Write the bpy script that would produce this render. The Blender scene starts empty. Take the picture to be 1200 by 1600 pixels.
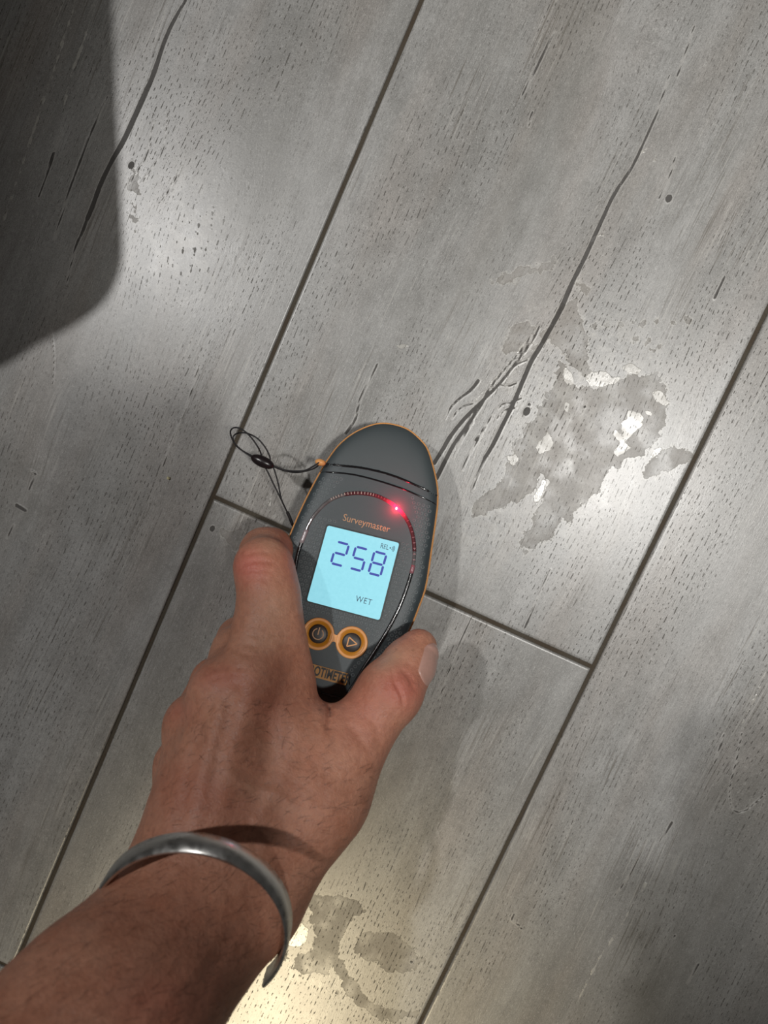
import bpy, bmesh, math, random
import numpy as np
from mathutils import Vector, Matrix
random.seed(7); rng = np.random.default_rng(7)
SC = bpy.context.scene; COL = SC.collection

# ------------------------------------------------------------ camera
F = 1180.0; D = 0.3591
R = np.array([[0.9122435, -0.4092285, 0.0185412], [0.4056270, 0.9086895, 0.0987421], [-0.0572563, -0.0825560, 0.9949403]])
for _i in range(3):                      # re-orthonormalise
    U, _s, Vt = np.linalg.svd(R); R = U @ Vt
CAM = np.array([0.0, 0.0, D])
cd = bpy.data.cameras.new('camera'); cam = bpy.data.objects.new('camera', cd); COL.objects.link(cam)
cd.sensor_fit = 'VERTICAL'; cd.sensor_height = 36.0; cd.lens = F / 1600 * 36; cd.clip_start = 0.004; cd.clip_end = 20
M = Matrix([list(R[0]) + [0], list(R[1]) + [0], list(R[2]) + [D], [0, 0, 0, 1]]); cam.matrix_world = M
cd.dof.use_dof = True; cd.dof.focus_distance = 0.335; cd.dof.aperture_fstop = 9.0
SC.camera = cam

def P(px, py, z=0.0):
    """point of the place at height z seen at this spot of the photograph"""
    r = R @ (np.array([px - 600.0, 800.0 - py, -F]) / F)
    return CAM + r * ((D - z) / -r[2])
def pix(pts):
    q = (np.asarray(pts, float) - CAM) @ R
    return np.stack([600 + F * q[:, 0] / -q[:, 2], 800 - F * q[:, 1] / -q[:, 2]], 1)

# ------------------------------------------------------------ light
w = bpy.data.worlds.new('room_light'); SC.world = w; w.use_nodes = True
w.node_tree.nodes['Background'].inputs[0].default_value = (1.0, 0.965, 0.93, 1)
w.node_tree.nodes['Background'].inputs[1].default_value = 0.04
SC.view_settings.view_transform = 'Standard'; SC.view_settings.look = 'None'
SC.view_settings.gamma = 1.0; SC.view_settings.exposure = -0.06; SC.view_settings.use_curve_mapping = False
def ceiling_lamp(px, py, H, power, col, size, beam, aim):
    """a ceiling downlight whose mirror image in the floor is seen at px, py"""
    S = P(px, py); k = H / D; r = S - CAM
    L = S + np.array([r[0], r[1], D]) * k
    ld = bpy.data.lights.new('ceiling_lamp', 'SPOT'); ld.shadow_soft_size = size; ld.energy = power; ld.color = col
    ld.spot_size = math.radians(beam); ld.spot_blend = 1.0
    o = bpy.data.objects.new('ceiling_lamp', ld); COL.objects.link(o); o.location = L
    d = Vector(P(*aim)) - Vector(L)
    o.rotation_euler = d.to_track_quat('-Z', 'Y').to_euler()
    return L
LA = ceiling_lamp(236, 374, 2.2, 88, (1.0, 0.985, 0.97), 0.045, 40, (360, 0))
LB = ceiling_lamp(950, 735, 2.2, 150, (1.0, 0.98, 0.945), 0.07, 24, (1500, 400))
LC = ceiling_lamp(420, 1570, 2.2, 240, (1.0, 0.84, 0.56), 0.05, 8.5, (430, 1790))

# ------------------------------------------------------------ helpers
def new_obj(name, me, mat=None, parent=None):
    o = bpy.data.objects.new(name, me); COL.objects.link(o)
    if mat is not None and not me.materials: me.materials.append(mat)
    if parent is not None: o.parent = parent
    return o
def mesh(name, vs, fs, mat=None, parent=None, smooth=True):
    me = bpy.data.meshes.new(name); me.from_pydata([tuple(map(float, v)) for v in vs], [], [tuple(int(i) for i in f) for f in fs]); me.update()
    if smooth: me.polygons.foreach_set('use_smooth', [True] * len(me.polygons))
    return new_obj(name, me, mat, parent)
def tag(o, label, cat, group=None, kind=None):
    o['label'] = label; o['category'] = cat
    if group: o['group'] = group
    if kind: o['kind'] = kind
    return o
def empty(name, loc=(0, 0, 0)):
    o = bpy.data.objects.new(name, None); COL.objects.link(o); o.location = loc; o.empty_display_size = .01
    return o
def catmull(pts, n=8, closed=False):
    p = np.asarray(pts, float); N = len(p); out = []
    rg = range(N) if closed else range(N - 1)
    for i in rg:
        if closed: a, b, c, d = p[(i-1) % N], p[i], p[(i+1) % N], p[(i+2) % N]
        else: a, b, c, d = p[max(i-1, 0)], p[i], p[i+1], p[min(i+2, N-1)]
        for k in range(n):
            t = k / n
            out.append(.5 * ((2*b) + (-a + c)*t + (2*a - 5*b + 4*c - d)*t*t + (-a + 3*b - 3*c + d)*t**3))
    if not closed: out.append(p[-1])
    return np.array(out)
def tube_data(path, rad, seg=10, caps=True):
    path = np.asarray(path, float); n = len(path)
    rad = np.broadcast_to(np.asarray(rad, float), (n,))
    tan = np.gradient(path, axis=0); tan /= np.linalg.norm(tan, axis=1)[:, None] + 1e-12
    up = np.array([0, 0, 1.0]) if abs(tan[0][2]) < .9 else np.array([1.0, 0, 0])
    vs = []; fs = []
    a = np.cross(tan[0], up); a /= np.linalg.norm(a)
    for i in range(n):
        a = a - tan[i] * (a @ tan[i]); a /= np.linalg.norm(a); b = np.cross(tan[i], a)
        for k in range(seg):
            th = 2*math.pi*k/seg; vs.append(path[i] + rad[i]*(math.cos(th)*a + math.sin(th)*b))
    for i in range(n-1):
        for k in range(seg):
            fs.append((i*seg+k, i*seg+(k+1) % seg, (i+1)*seg+(k+1) % seg, (i+1)*seg+k))
    if caps:
        fs.append(tuple(range(seg-1, -1, -1))); fs.append(tuple((n-1)*seg+k for k in range(seg)))
    return vs, fs
def tube(name, path, rad, mat, parent=None, seg=10):
    return mesh(name, *tube_data(path, rad, seg), mat, parent)
def join(parts):
    V = []; Fc = []
    for vs, fs in parts:
        o = len(V); V += list(vs); Fc += [tuple(i+o for i in f) for f in fs]
    return V, Fc

class NT:
    def __init__(s, name):
        s.m = bpy.data.materials.new(name); s.m.use_nodes = True; s.t = s.m.node_tree
        s.b = s.t.nodes['Principled BSDF']; s.L = s.t.links
    def n(s, typ, **kw):
        x = s.t.nodes.new(typ)
        for k, v in kw.items(): setattr(x, k, v)
        return x
    def put(s, sock, v):
        if hasattr(v, 'is_output') or isinstance(v, bpy.types.NodeSocket): s.L.new(v, sock)
        else: sock.default_value = v
    def math(s, op, a, b=0.0, c=None, clamp=False):
        x = s.n('ShaderNodeMath', operation=op, use_clamp=clamp); s.put(x.inputs[0], a); s.put(x.inputs[1], b)
        if c is not None: s.put(x.inputs[2], c)
        return x.outputs[0]
    def ramp(s, v, a, b, lo=0.0, hi=1.0):
        x = s.n('ShaderNodeMapRange', interpolation_type='SMOOTHSTEP'); s.put(x.inputs[0], v)
        x.inputs[1].default_value = a; x.inputs[2].default_value = b; x.inputs[3].default_value = lo; x.inputs[4].default_value = hi
        return x.outputs[0]
    def mix(s, f, a, b, mode='MIX'):
        x = s.n('ShaderNodeMix', data_type='RGBA', blend_type=mode); s.put(x.inputs[0], f)
        for i, v in ((6, a), (7, b)):
            s.put(x.inputs[i], v if not isinstance(v, tuple) else (v + (1,) if len(v) == 3 else v))
        return x.outputs[2]
    def noise(s, vec, scale, detail=2.0, rough=.5, dist=0.0, dim='3D'):
        x = s.n('ShaderNodeTexNoise', noise_dimensions=dim); s.put(x.inputs['Vector'], vec); x.inputs['Scale'].default_value = scale
        x.inputs['Detail'].default_value = detail; x.inputs['Roughness'].default_value = rough; x.inputs['Distortion'].default_value = dist
        return x.outputs[0]
    def vmul(s, v, k, add=(0, 0, 0)):
        x = s.n('ShaderNodeVectorMath', operation='MULTIPLY_ADD'); s.put(x.inputs[0], v); x.inputs[1].default_value = k; x.inputs[2].default_value = add
        return x.outputs[0]
    def attr(s, name, out='Fac'):
        return s.n('ShaderNodeAttribute', attribute_name=name).outputs[out]
    def bump(s, h, dist, strength=1.0, prev=None):
        x = s.n('ShaderNodeBump'); s.put(x.inputs['Height'], h); x.inputs['Distance'].default_value = dist; x.inputs['Strength'].default_value = strength
        if prev is not None: s.L.new(prev, x.inputs['Normal'])
        return x.outputs[0]
def simple(name, col, rough=.5, metal=0.0, emit=None, es=0.0, coat=0.0, bump=None, spec=.5):
    t = NT(name); b = t.b
    b.inputs['Base Color'].default_value = (*col, 1); b.inputs['Roughness'].default_value = rough; b.inputs['Metallic'].default_value = metal
    b.inputs['Specular IOR Level'].default_value = spec; b.inputs['Coat Weight'].default_value = coat
    oc = t.n('ShaderNodeTexCoord').outputs['Object']
    n = t.noise(oc, 900.0 if bump is None else bump[0], 3)
    t.put(b.inputs['Base Color'], t.mix(n, tuple(c*.9 for c in col), tuple(min(1, c*1.1) for c in col)))
    if bump: t.put(b.inputs['Normal'], t.bump(n, bump[1]))
    if emit: b.inputs['Emission Color'].default_value = (*emit, 1); b.inputs['Emission Strength'].default_value = es
    return t.m

# ------------------------------------------------------------ floor tiles
def tile_material():
    t = NT('wood_look_porcelain'); b = t.b
    g = t.attr('grain', 'Vector'); sep = t.n('ShaderNodeSeparateXYZ'); t.L.new(g, sep.inputs[0])
    gx, gy, gz = sep.outputs
    geo = t.n('ShaderNodeTexCoord').outputs['Object']
    # broad tone and warm/cool drift
    n1 = t.noise(t.vmul(g, (22, 5, 1)), 1.0, 3, .55)
    n2 = t.noise(t.vmul(g, (40, 7, 1), (5, 3, 2)), 1.0, 2, .5)
    n3 = t.noise(t.vmul(g, (330, 16, 1), (1, 8, 2)), 1.0, 4, .65)
    n4 = t.noise(t.vmul(g, (1500, 420, 1)), 1.0, 2, .6)          # fine tooth
    n5 = t.noise(t.vmul(g, (110, 60, 1), (3, 3, 9)), 1.0, 5, .65)
    col = t.mix(t.ramp(n1, .3, .7), (.245, .240, .225), (.385, .382, .370))
    col = t.mix(t.ramp(n2, .42, .72, 0, .5), col, (.30, .26, .225))
    col = t.mix(t.ramp(n3, .36, .62, .20, 0), col, (.13, .125, .115))
    col = t.mix(t.ramp(n3, .60, .78, 0, .16), col, (.52, .51, .48))
    col = t.mix(t.ramp(n5, .3, .65, .30, 0), col, (.16, .155, .145))
    col = t.mix(t.ramp(n4, .3, .5, .42, 0), col, (.15, .145, .135))
    col = t.mix(t.ramp(n4, .55, .8, 0, .45), col, (.60, .59, .56))
    n7 = t.noise(t.vmul(g, (3100, 1500, 1), (2, 4, 1)), 1.0, 2, .6)
    col = t.mix(t.ramp(n7, .34, .5, .34, 0), col, (.13, .125, .115)); col = t.mix(t.ramp(n7, .52, .7, 0, .30), col, (.58, .57, .54))
    sk = t.noise(t.vmul(g, (1150, 22, 1), (4, 6, 3)), 1.0, 3, .6); reg = t.ramp(t.noise(t.vmul(g, (30, 9, 1), (9, 2, 5)), 1.0, 2), .46, .62, .08, 1)
    col = t.mix(t.math('MULTIPLY', t.ramp(sk, .34, .44, .75, 0), reg), col, (.13, .115, .095))
    col = t.mix(t.math('MULTIPLY', t.ramp(sk, .58, .68, 0, .42), reg), col, (.56, .54, .49))
    tone = t.attr('tone'); col = t.mix(tone, col, (.155, .15, .13))
    # stains, flakes
    dn = t.noise(geo, 190.0, 3, .62); dnb = t.noise(geo, 60.0, 2, .5)
    dist = t.math('MULTIPLY', t.math('SUBTRACT', dn, .5), .010)
    dist = t.math('ADD', dist, t.math('MULTIPLY', t.math('SUBTRACT', dnb, .5), .004))
    ps = t.math('ADD', t.attr('stain'), dist)
    stain = t.ramp(ps, -.00012, .00022, 1, 0)
    fade = t.ramp(t.noise(geo, 75.0, 3), .36, .6, .15, 1)
    rim = t.math('MULTIPLY', t.ramp(ps, -.0016, -.0001, 0, 1), stain)
    sm = t.math('MULTIPLY', stain, fade)
    col = t.mix(t.math('MULTIPLY', sm, .34), col, (.235, .205, .17))
    col = t.mix(t.math('MULTIPLY', rim, .30), col, (.12, .11, .09))
    halo = t.math('MULTIPLY', t.ramp(ps, .0001, .0012, 1, 0), t.math('SUBTRACT', 1.0, stain))
    col = t.mix(t.math('MULTIPLY', halo, .25), col, (.66, .64, .58))
    pf = t.ramp(t.math('ADD', t.attr('flake'), t.math('MULTIPLY', t.math('SUBTRACT', dn, .5), .0035)), -.0001, .0003, 1, 0)
    col = t.mix(t.math('MULTIPLY', pf, .45), col, (.62, .60, .54))
    pw = t.math('MULTIPLY', t.attr('porous'), t.ramp(t.noise(geo, 110.0, 4, .68), .50, .56))
    col = t.mix(t.math('MULTIPLY', pw, .32), col, (.54, .525, .48))
    pw2 = t.math('MULTIPLY', t.attr('porous'), t.ramp(t.noise(t.vmul(geo, (1, 1, 1), (3, 1, 0)), 85.0, 4, .68), .52, .57))
    col = t.mix(t.math('MULTIPLY', pw2, .28), col, (.20, .18, .15))
    # pores: rows of short dashes along the grain
    def dashes(pitch, length, seed, width, thr):
        r = t.math('ADD', t.math('DIVIDE', gx, pitch), t.math('MULTIPLY', t.noise(t.vmul(g, (60, 16, 1), (seed, 0, 0)), 1.0, 2), 2.2))
        fl_ = t.math('FLOOR', r); fr = t.math('ABSOLUTE', t.math('SUBTRACT', t.math('FRACT', r), .5))
        cv = t.n('ShaderNodeCombineXYZ'); t.put(cv.inputs[0], t.math('MULTIPLY', fl_, 7.31)); t.put(cv.inputs[1], t.math('DIVIDE', gy, length)); t.put(cv.inputs[2], t.math('ADD', gz, seed))
        dd = t.noise(cv.outputs[0], 1.0, 1.5, .6)
        wv = t.math('MULTIPLY', t.math('SUBTRACT', dd, thr), width * 9, clamp=True)
        return t.ramp(t.math('SUBTRACT', fr, t.math('MINIMUM', wv, width)), -.03, .03, 1, 0), dd
    d1, q1 = dashes(.0022, .0026, 1.0, .09, .52)
    d2, q2 = dashes(.0012, .0014, 9.0, .10, .60)
    area = t.ramp(t.noise(t.vmul(g, (26, 9, 1), (7, 1, 3)), 1.0, 2), .40, .60, .12, 1)
    area = t.math('MAXIMUM', area, t.attr('porous'))
    fine = t.math('MULTIPLY', t.ramp(q2, .58, .62), d2)
    pore = t.math('MULTIPLY', t.math('MULTIPLY', d1, t.ramp(q1, .52, .55)), area)
    pore = t.math('MAXIMUM', pore, t.math('MULTIPLY', t.math('MULTIPLY', fine, area), .7))
    col = t.mix(t.math('MULTIPLY', pore, .85), col, (.075, .068, .058))
    # cracks
    cs = t.math('ADD', t.attr('crack'), t.math('MULTIPLY', t.math('SUBTRACT', dn, .5), .0005))
    ck = t.ramp(cs, -.00022, .00018, 1, 0)
    lip = t.math('MULTIPLY', t.ramp(cs, .0001, .0009, 1, 0), t.math('SUBTRACT', 1.0, ck))
    col = t.mix(t.math('MULTIPLY', lip, .22), col, (.62, .60, .56))
    col = t.mix(t.math('MULTIPLY', ck, .93), col, (.05, .045, .04))
    t.put(b.inputs['Base Color'], col)
    # gloss
    rg = t.ramp(n5, .25, .75, .30, .42)
    rg = t.math('ADD', rg, t.math('MULTIPLY', sm, .16)); rg = t.math('SUBTRACT', rg, t.math('MULTIPLY', pf, .12))
    rg = t.math('ADD', rg, t.math('MULTIPLY', t.math('MAXIMUM', ck, pore), .3))
    t.put(b.inputs['Roughness'], rg); b.inputs['Specular IOR Level'].default_value = .55
    cw = t.math('MULTIPLY', t.ramp(n5, .25, .7, .03, .34), t.math('SUBTRACT', 1.0, t.math('MULTIPLY', stain, .6)))
    cw = t.math('MULTIPLY', cw, t.math('SUBTRACT', 1.0, t.math('MAXIMUM', ck, pore)))
    t.put(b.inputs['Coat Weight'], t.math('ADD', cw, t.math('MULTIPLY', pf, .08))); b.inputs['Coat Roughness'].default_value = .27
    h = t.math('MULTIPLY', n4, .22)
    h = t.math('ADD', h, t.math('MULTIPLY', n5, .35))
    h = t.math('SUBTRACT', h, t.math('MULTIPLY', pore, .7)); h = t.math('SUBTRACT', h, t.math('MULTIPLY', ck, 1.6))
    h = t.math('ADD', h, t.math('MULTIPLY', lip, .3)); h = t.math('SUBTRACT', h, t.math('MULTIPLY', stain, .35)); h = t.math('ADD', h, t.math('MULTIPLY', pf, .5))
    t.put(b.inputs['Normal'], t.bump(h, .00016, .9))
    return t.m
TILE = tile_material()

def poly_px(pts, z=0.0): return np.array([P(x, y, z)[:2] for x, y in pts])
CRACKS = [  # photograph points, half-widths in mm along the line
 ([(1046,118),(1036,148),(1026,178)], .15, .3),
 ([(1025,180),(1003,230),(985,265),(960,303),(940,345),(915,400),(895,440),(878,480)], .3, .95),
 ([(878,480),(862,510),(845,540),(830,565),(815,600),(800,635),(785,665),(770,695),(758,715)], .95, .7),
 ([(758,715),(745,745),(738,768)], .6, .1),
 ([(843,510),(833,530),(815,555),(800,575),(780,600),(760,620),(745,635)], .2, .6),
 ([(745,635),(725,655),(705,680),(690,705),(678,724)], .7, .8),
 ([(830,524),(812,550),(790,575),(770,600),(755,622)], .15, .35),
 ([(764,612),(750,635),(730,665),(712,690),(698,715),(682,747)], .4, .9),
 ([(747,595),(735,610),(715,625),(702,640),(695,655)], .6, .1),
 ([(740,630),(720,637),(705,655)], .3, .1), ([(824,562),(812,567),(800,575)], .3, .1),
 ([(815,622),(800,628),(785,632),(777,640)], .25, .1), ([(808,598),(795,603),(782,601)], .25, .1),
 ([(806,637),(790,640),(775,655)], .2, .1), ([(770,648),(755,670),(742,688)], .2, .15),
 ([(758,668),(742,695),(728,720),(722,735)], .15, .25), ([(738,660),(720,690),(708,716)], .15, .2),
 ([(290,0),(270,35),(255,70),(240,115),(225,150)], .5, 1.1), ([(225,150),(200,205),(190,225),(175,250)], 1.1, 1.0),
 ([(175,250),(158,285),(145,320),(136,342)], .9, 1.0), ([(136,342),(126,368),(118,385),(104,442)], .7, .15),
 ([(168,150),(160,165),(150,190),(138,215),(125,250)], .15, .5), ([(125,250),(112,285),(98,330),(84,374)], .5, .15),
 ([(98,200),(90,222),(78,260),(60,308)], .2, .25), ([(82,240),(72,272)], .35, .3),
 ([(590,568),(575,598),(562,625),(555,655),(540,678)], .2, .5),
 ([(866,50),(845,92),(835,112)], .3, .45), ([(835,112),(815,150)], .4, .1), ([(832,174),(826,196)], .3, .3),
 ([(1132,432),(1117,466)], .3, .4), ([(1132,1148),(1116,1193)], .4, .1), ([(1050,1285),(1031,1315)], .5, .2),
 ([(1091,1506),(1074,1536)], .5, .2), ([(1159,1146),(1151,1187),(1140,1232),(1144,1262),(1162,1268),(1196,1240)], .2, .2),
 ([(860,890),(842,930),(820,982)], .15, .3), ([(737,965),(712,1020),(687,1090)], .2, .1),
 ([(1056,240),(1045,280),(1030,310)], .15, .25), ([(1085,40),(1072,80),(1058,120)], .1, .2),
 ([(1012,1310),(985,1365),(960,1400)], .1, .15), ([(10,842),(22,820)], .15, .3), ([(520,330),(507,365)], .1, .2),
 ([(803,1428),(800,1438),(807,1442),(816,1452)], .3, .3), ([(310,575),(290,640),(268,690),(255,730)], .1, .2),
 ([(430,805),(395,850),(372,862)], .05, .1), ([(80,515),(84,560),(82,600)], .1, .15), ([(340,1095),(330,1120)], .1, .2),
 ([(48,735),(56,742),(50,755),(46,765)], .3, .3), ([(26,790),(40,798)], .8, .6), ([(240,190),(230,240),(218,262),(200,290)], .08, .12),
 ([(262,175),(256,230),(238,262),(222,285)], .08, .12), ([(285,260),(262,300),(248,318)], .08, .15),
]
KNOTS = [(1045,310,1.6),(823,643,1.8),(827,632,.8),(1054,1463,.7),(643,1503,.8),(526,1551,.8),(205,258,1.6),(914,636,.7),(332,826,1.4),(440,1290,.5),(115,969,.6),(68,838,.5)]
STAINS = [
 [(832,545),(845,525),(862,500),(880,478),(900,468),(912,500),(918,530),(922,560),(920,590),(905,583),(890,565),(880,553),(868,543),(855,530),(842,548)],
 [(877,572),(882,592),(898,604),(915,606),(938,606),(960,598),(1000,582),(1030,590),(1044,620),(1038,660),(1022,690),(1010,712),(985,718),(965,730),(955,727),(948,745),(935,765),(920,780),(905,790),(895,795),(892,815),(880,811),(870,825),(862,842),(840,850),(820,870),(812,850),(826,830),(838,800),(845,780),(856,752),(847,740),(840,760),(820,775),(800,790),(770,800),(745,808),(732,800),(760,770),(785,752),(798,722),(805,690),(832,655),(852,625),(868,600)],
 [(770,440),(790,430),(815,418),(845,412),(865,404),(869,416),(850,425),(820,428),(800,440),(780,449)],
 [(898,436),(910,440),(918,455),(919,463),(905,453),(897,445)],
 [(785,540),(800,515),(820,503),(837,510),(830,535),(810,550),(790,554)],
 [(1006,744),(1009,725),(1020,712),(1040,704),(1075,698),(1088,710),(1062,731),(1035,739),(1015,747)],
 [(485,1400),(492,1462),(490,1480),(480,1488),(466,1494),(456,1505),(455,1515),(470,1522),(485,1519),(510,1518),(525,1503),(530,1480),(535,1462),(545,1445),(558,1432),(572,1425),(560,1408),(530,1398)],
 [(523,1495),(525,1517),(535,1542),(555,1567),(580,1587),(600,1594),(650,1590),(655,1580),(610,1580),(585,1568),(562,1550),(545,1525),(534,1503)],
 [(555,1475),(562,1460),(582,1456),(620,1460),(640,1475),(662,1500),(640,1516),(600,1518),(585,1502),(565,1492)],
 [(430,1485),(445,1490),(452,1500),(440,1500),(428,1494)],
 [(200,268),(212,262),(218,275),(216,292),(219,304),(211,298),(200,300),(196,290)], [(208,318),(216,326),(212,330)], [(205,338),(214,346),(208,349)], [(201,358),(210,364),(204,367)],
 [(345,830),(380,826),(410,838),(405,862),(378,866),(352,850)],
]
for (x, y) in [(927,524),(937,506),(949,508),(968,506),(988,502),(1004,504),(1026,503),(1050,505),(1075,500),(995,530),(1012,534),(1030,540),(1020,548),(895,508),(930,511)]:
    STAINS.append([(x-3, y-2), (x+2, y-3), (x+4, y+1), (x-1, y+4)])
FLAKES = [
 [(915,590),(925,582),(945,581),(957,592),(970,588),(966,597),(940,604),(922,603)], [(972,574),(985,568),(1002,578),(997,586),(985,582)],
 [(881,574),(893,582),(899,597),(888,602),(880,590)], [(1018,613),(1034,611),(1046,628),(1040,636),(1024,624)],
 [(982,642),(1000,644),(1008,655),(998,660),(1004,664),(986,680),(976,690),(986,700),(966,713),(961,706),(970,693),(959,680),(962,672),(974,684),(972,666),(966,660),(978,655)],
 [(1008,640),(1018,645),(1020,650),(1008,645)], [(790,713),(805,709),(809,719),(803,729),(796,722)], [(875,548),(883,552),(889,562),(882,560)], [(882,625),(890,630),(888,645),(881,640)],
 [(845,690),(856,672),(866,690),(858,704),(844,712),(836,700)], [(1016,716),(1025,702),(1034,700),(1030,708),(1020,716)],
 [(834,780),(848,745),(854,752),(846,776),(838,792)], [(430,1450),(468,1440),(482,1452),(478,1470),(470,1478),(452,1478),(438,1472)], [(640,540),(620,545),(618,538)],
]
FLAKE_LINES = [([(118,0),(90,90),(60,180),(30,270),(5,345)], .3), ([(148,8),(128,70),(110,120),(100,165)], .3), ([(1010,1380),(985,1420),(960,1462),(935,1500),(905,1560)], .25),
 ([(1196,1050),(1180,1090),(1160,1130)], .12), ([(1003,238),(1012,230),(1024,228),(1024,245),(1018,265)], .2), ([(925,376),(932,368),(943,368)], .3), ([(826,528),(800,562),(770,596),(742,626)], .22),
 ([(640,672),(628,690)], .2), ([(425,770),(410,830),(395,870)], .05)]
POROUS = [((290,390), 80, .9), ((215,420), 60, .6), ((860,640), 150, .75), ((950,570), 90, .7), ((900,790), 90, .6), ((420,1530), 110, .8), ((760,820), 80, .7), ((270,300), 60, .7)]
TONES = [([(1300,1080),(1200,1180),(1130,1215),(1085,1250),(1010,1390),(900,1570),(870,1700),(1300,1700)], .24, .006), ([(960,-40),(885,-40),(820,180),(760,330),(690,500),(750,470),(850,330),(930,120)], .24, .009),  # first patch paints in the other arm's cast shade; others are tile tone
 ([(700,1100),(640,1080),(560,1300),(600,1300)], .1, .01), ([(380,180),(460,200),(470,330),(400,400),(330,330)], .22, .012), ([(150,640),(110,800),(160,860),(230,800),(220,640)], .2, .012),
 ([(660,560),(600,700),(640,740),(740,560)], .1, .012), ([(-20,700),(70,720),(60,820),(-20,850)], .25, .008)]

def seg_dist(X, Y, pts, w0, w1):
    out = np.full(X.shape, 1.0, np.float32); pts = catmull(pts, 4); n = len(pts) - 1
    lo = pts.min(0) - .006; hi = pts.max(0) + .006
    m = (X > lo[0]) & (X < hi[0]) & (Y > lo[1]) & (Y < hi[1]); x = X[m]; y = Y[m]; o = np.full(x.shape, 1.0)
    for i in range(n):
        a, b = pts[i], pts[i+1]; d = b - a; L2 = d @ d + 1e-12
        tt = np.clip(((x-a[0])*d[0] + (y-a[1])*d[1]) / L2, 0, 1)
        wd = (w0 + (w1-w0)*(i+tt)/n) * .001
        o = np.minimum(o, np.hypot(x-a[0]-tt*d[0], y-a[1]-tt*d[1]) - wd)
    out[m] = o; return out
def poly_sdf(X, Y, pts, pad=.02):
    out = np.full(X.shape, pad, np.float32)
    lo = pts.min(0) - pad; hi = pts.max(0) + pad
    m = (X > lo[0]) & (X < hi[0]) & (Y > lo[1]) & (Y < hi[1]); x = X[m]; y = Y[m]
    dm = np.full(x.shape, 1.0); ins = np.zeros(x.shape, bool); n = len(pts)
    for i in range(n):
        a, b = pts[i], pts[(i+1) % n]; d = b - a; L2 = d @ d + 1e-14
        tt = np.clip(((x-a[0])*d[0] + (y-a[1])*d[1]) / L2, 0, 1)
        dm = np.minimum(dm, np.hypot(x-a[0]-tt*d[0], y-a[1]-tt*d[1]))
        c = ((a[1] > y) != (b[1] > y)) & (x < (b[0]-a[0])*(y-a[1])/((b[1]-a[1]) + 1e-14) + a[0]); ins ^= c
    out[m] = np.where(ins, -dm, dm); return out
def value_noise(x, y, s, seed):
    r = np.random.default_rng(seed); T = r.random((64, 64)); u = x*s; v = y*s
    iu = np.floor(u).astype(int); iv = np.floor(v).astype(int); fu = u-iu; fv = v-iv; fu = fu*fu*(3-2*fu); fv = fv*fv*(3-2*fv)
    g = lambda a, b: T[a % 64, b % 64]
    return (g(iu, iv)*(1-fu)+g(iu+1, iv)*fu)*(1-fv)+(g(iu, iv+1)*(1-fu)+g(iu+1, iv+1)*fu)*fv
VX0, VX1, VY0, VY1 = -.275, .275, -.37, .25
def axis_lines(a, b, lo, hi, step, coarse=.03):
    e = .0007; L = [a, a+e*.3, a+e, a+e*2]; R_ = [b-e*2, b-e, b-e*.3, b]
    xs = [a+e*2]
    while xs[-1] < b-e*2-1e-6:
        x = xs[-1]; st = step if (lo-step <= x < hi) else (coarse if x >= hi else min(coarse, max(step, lo-x)))
        xs.append(min(x+st, b-e*2))
    return np.array(L[:3] + xs + R_[1:])
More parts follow.
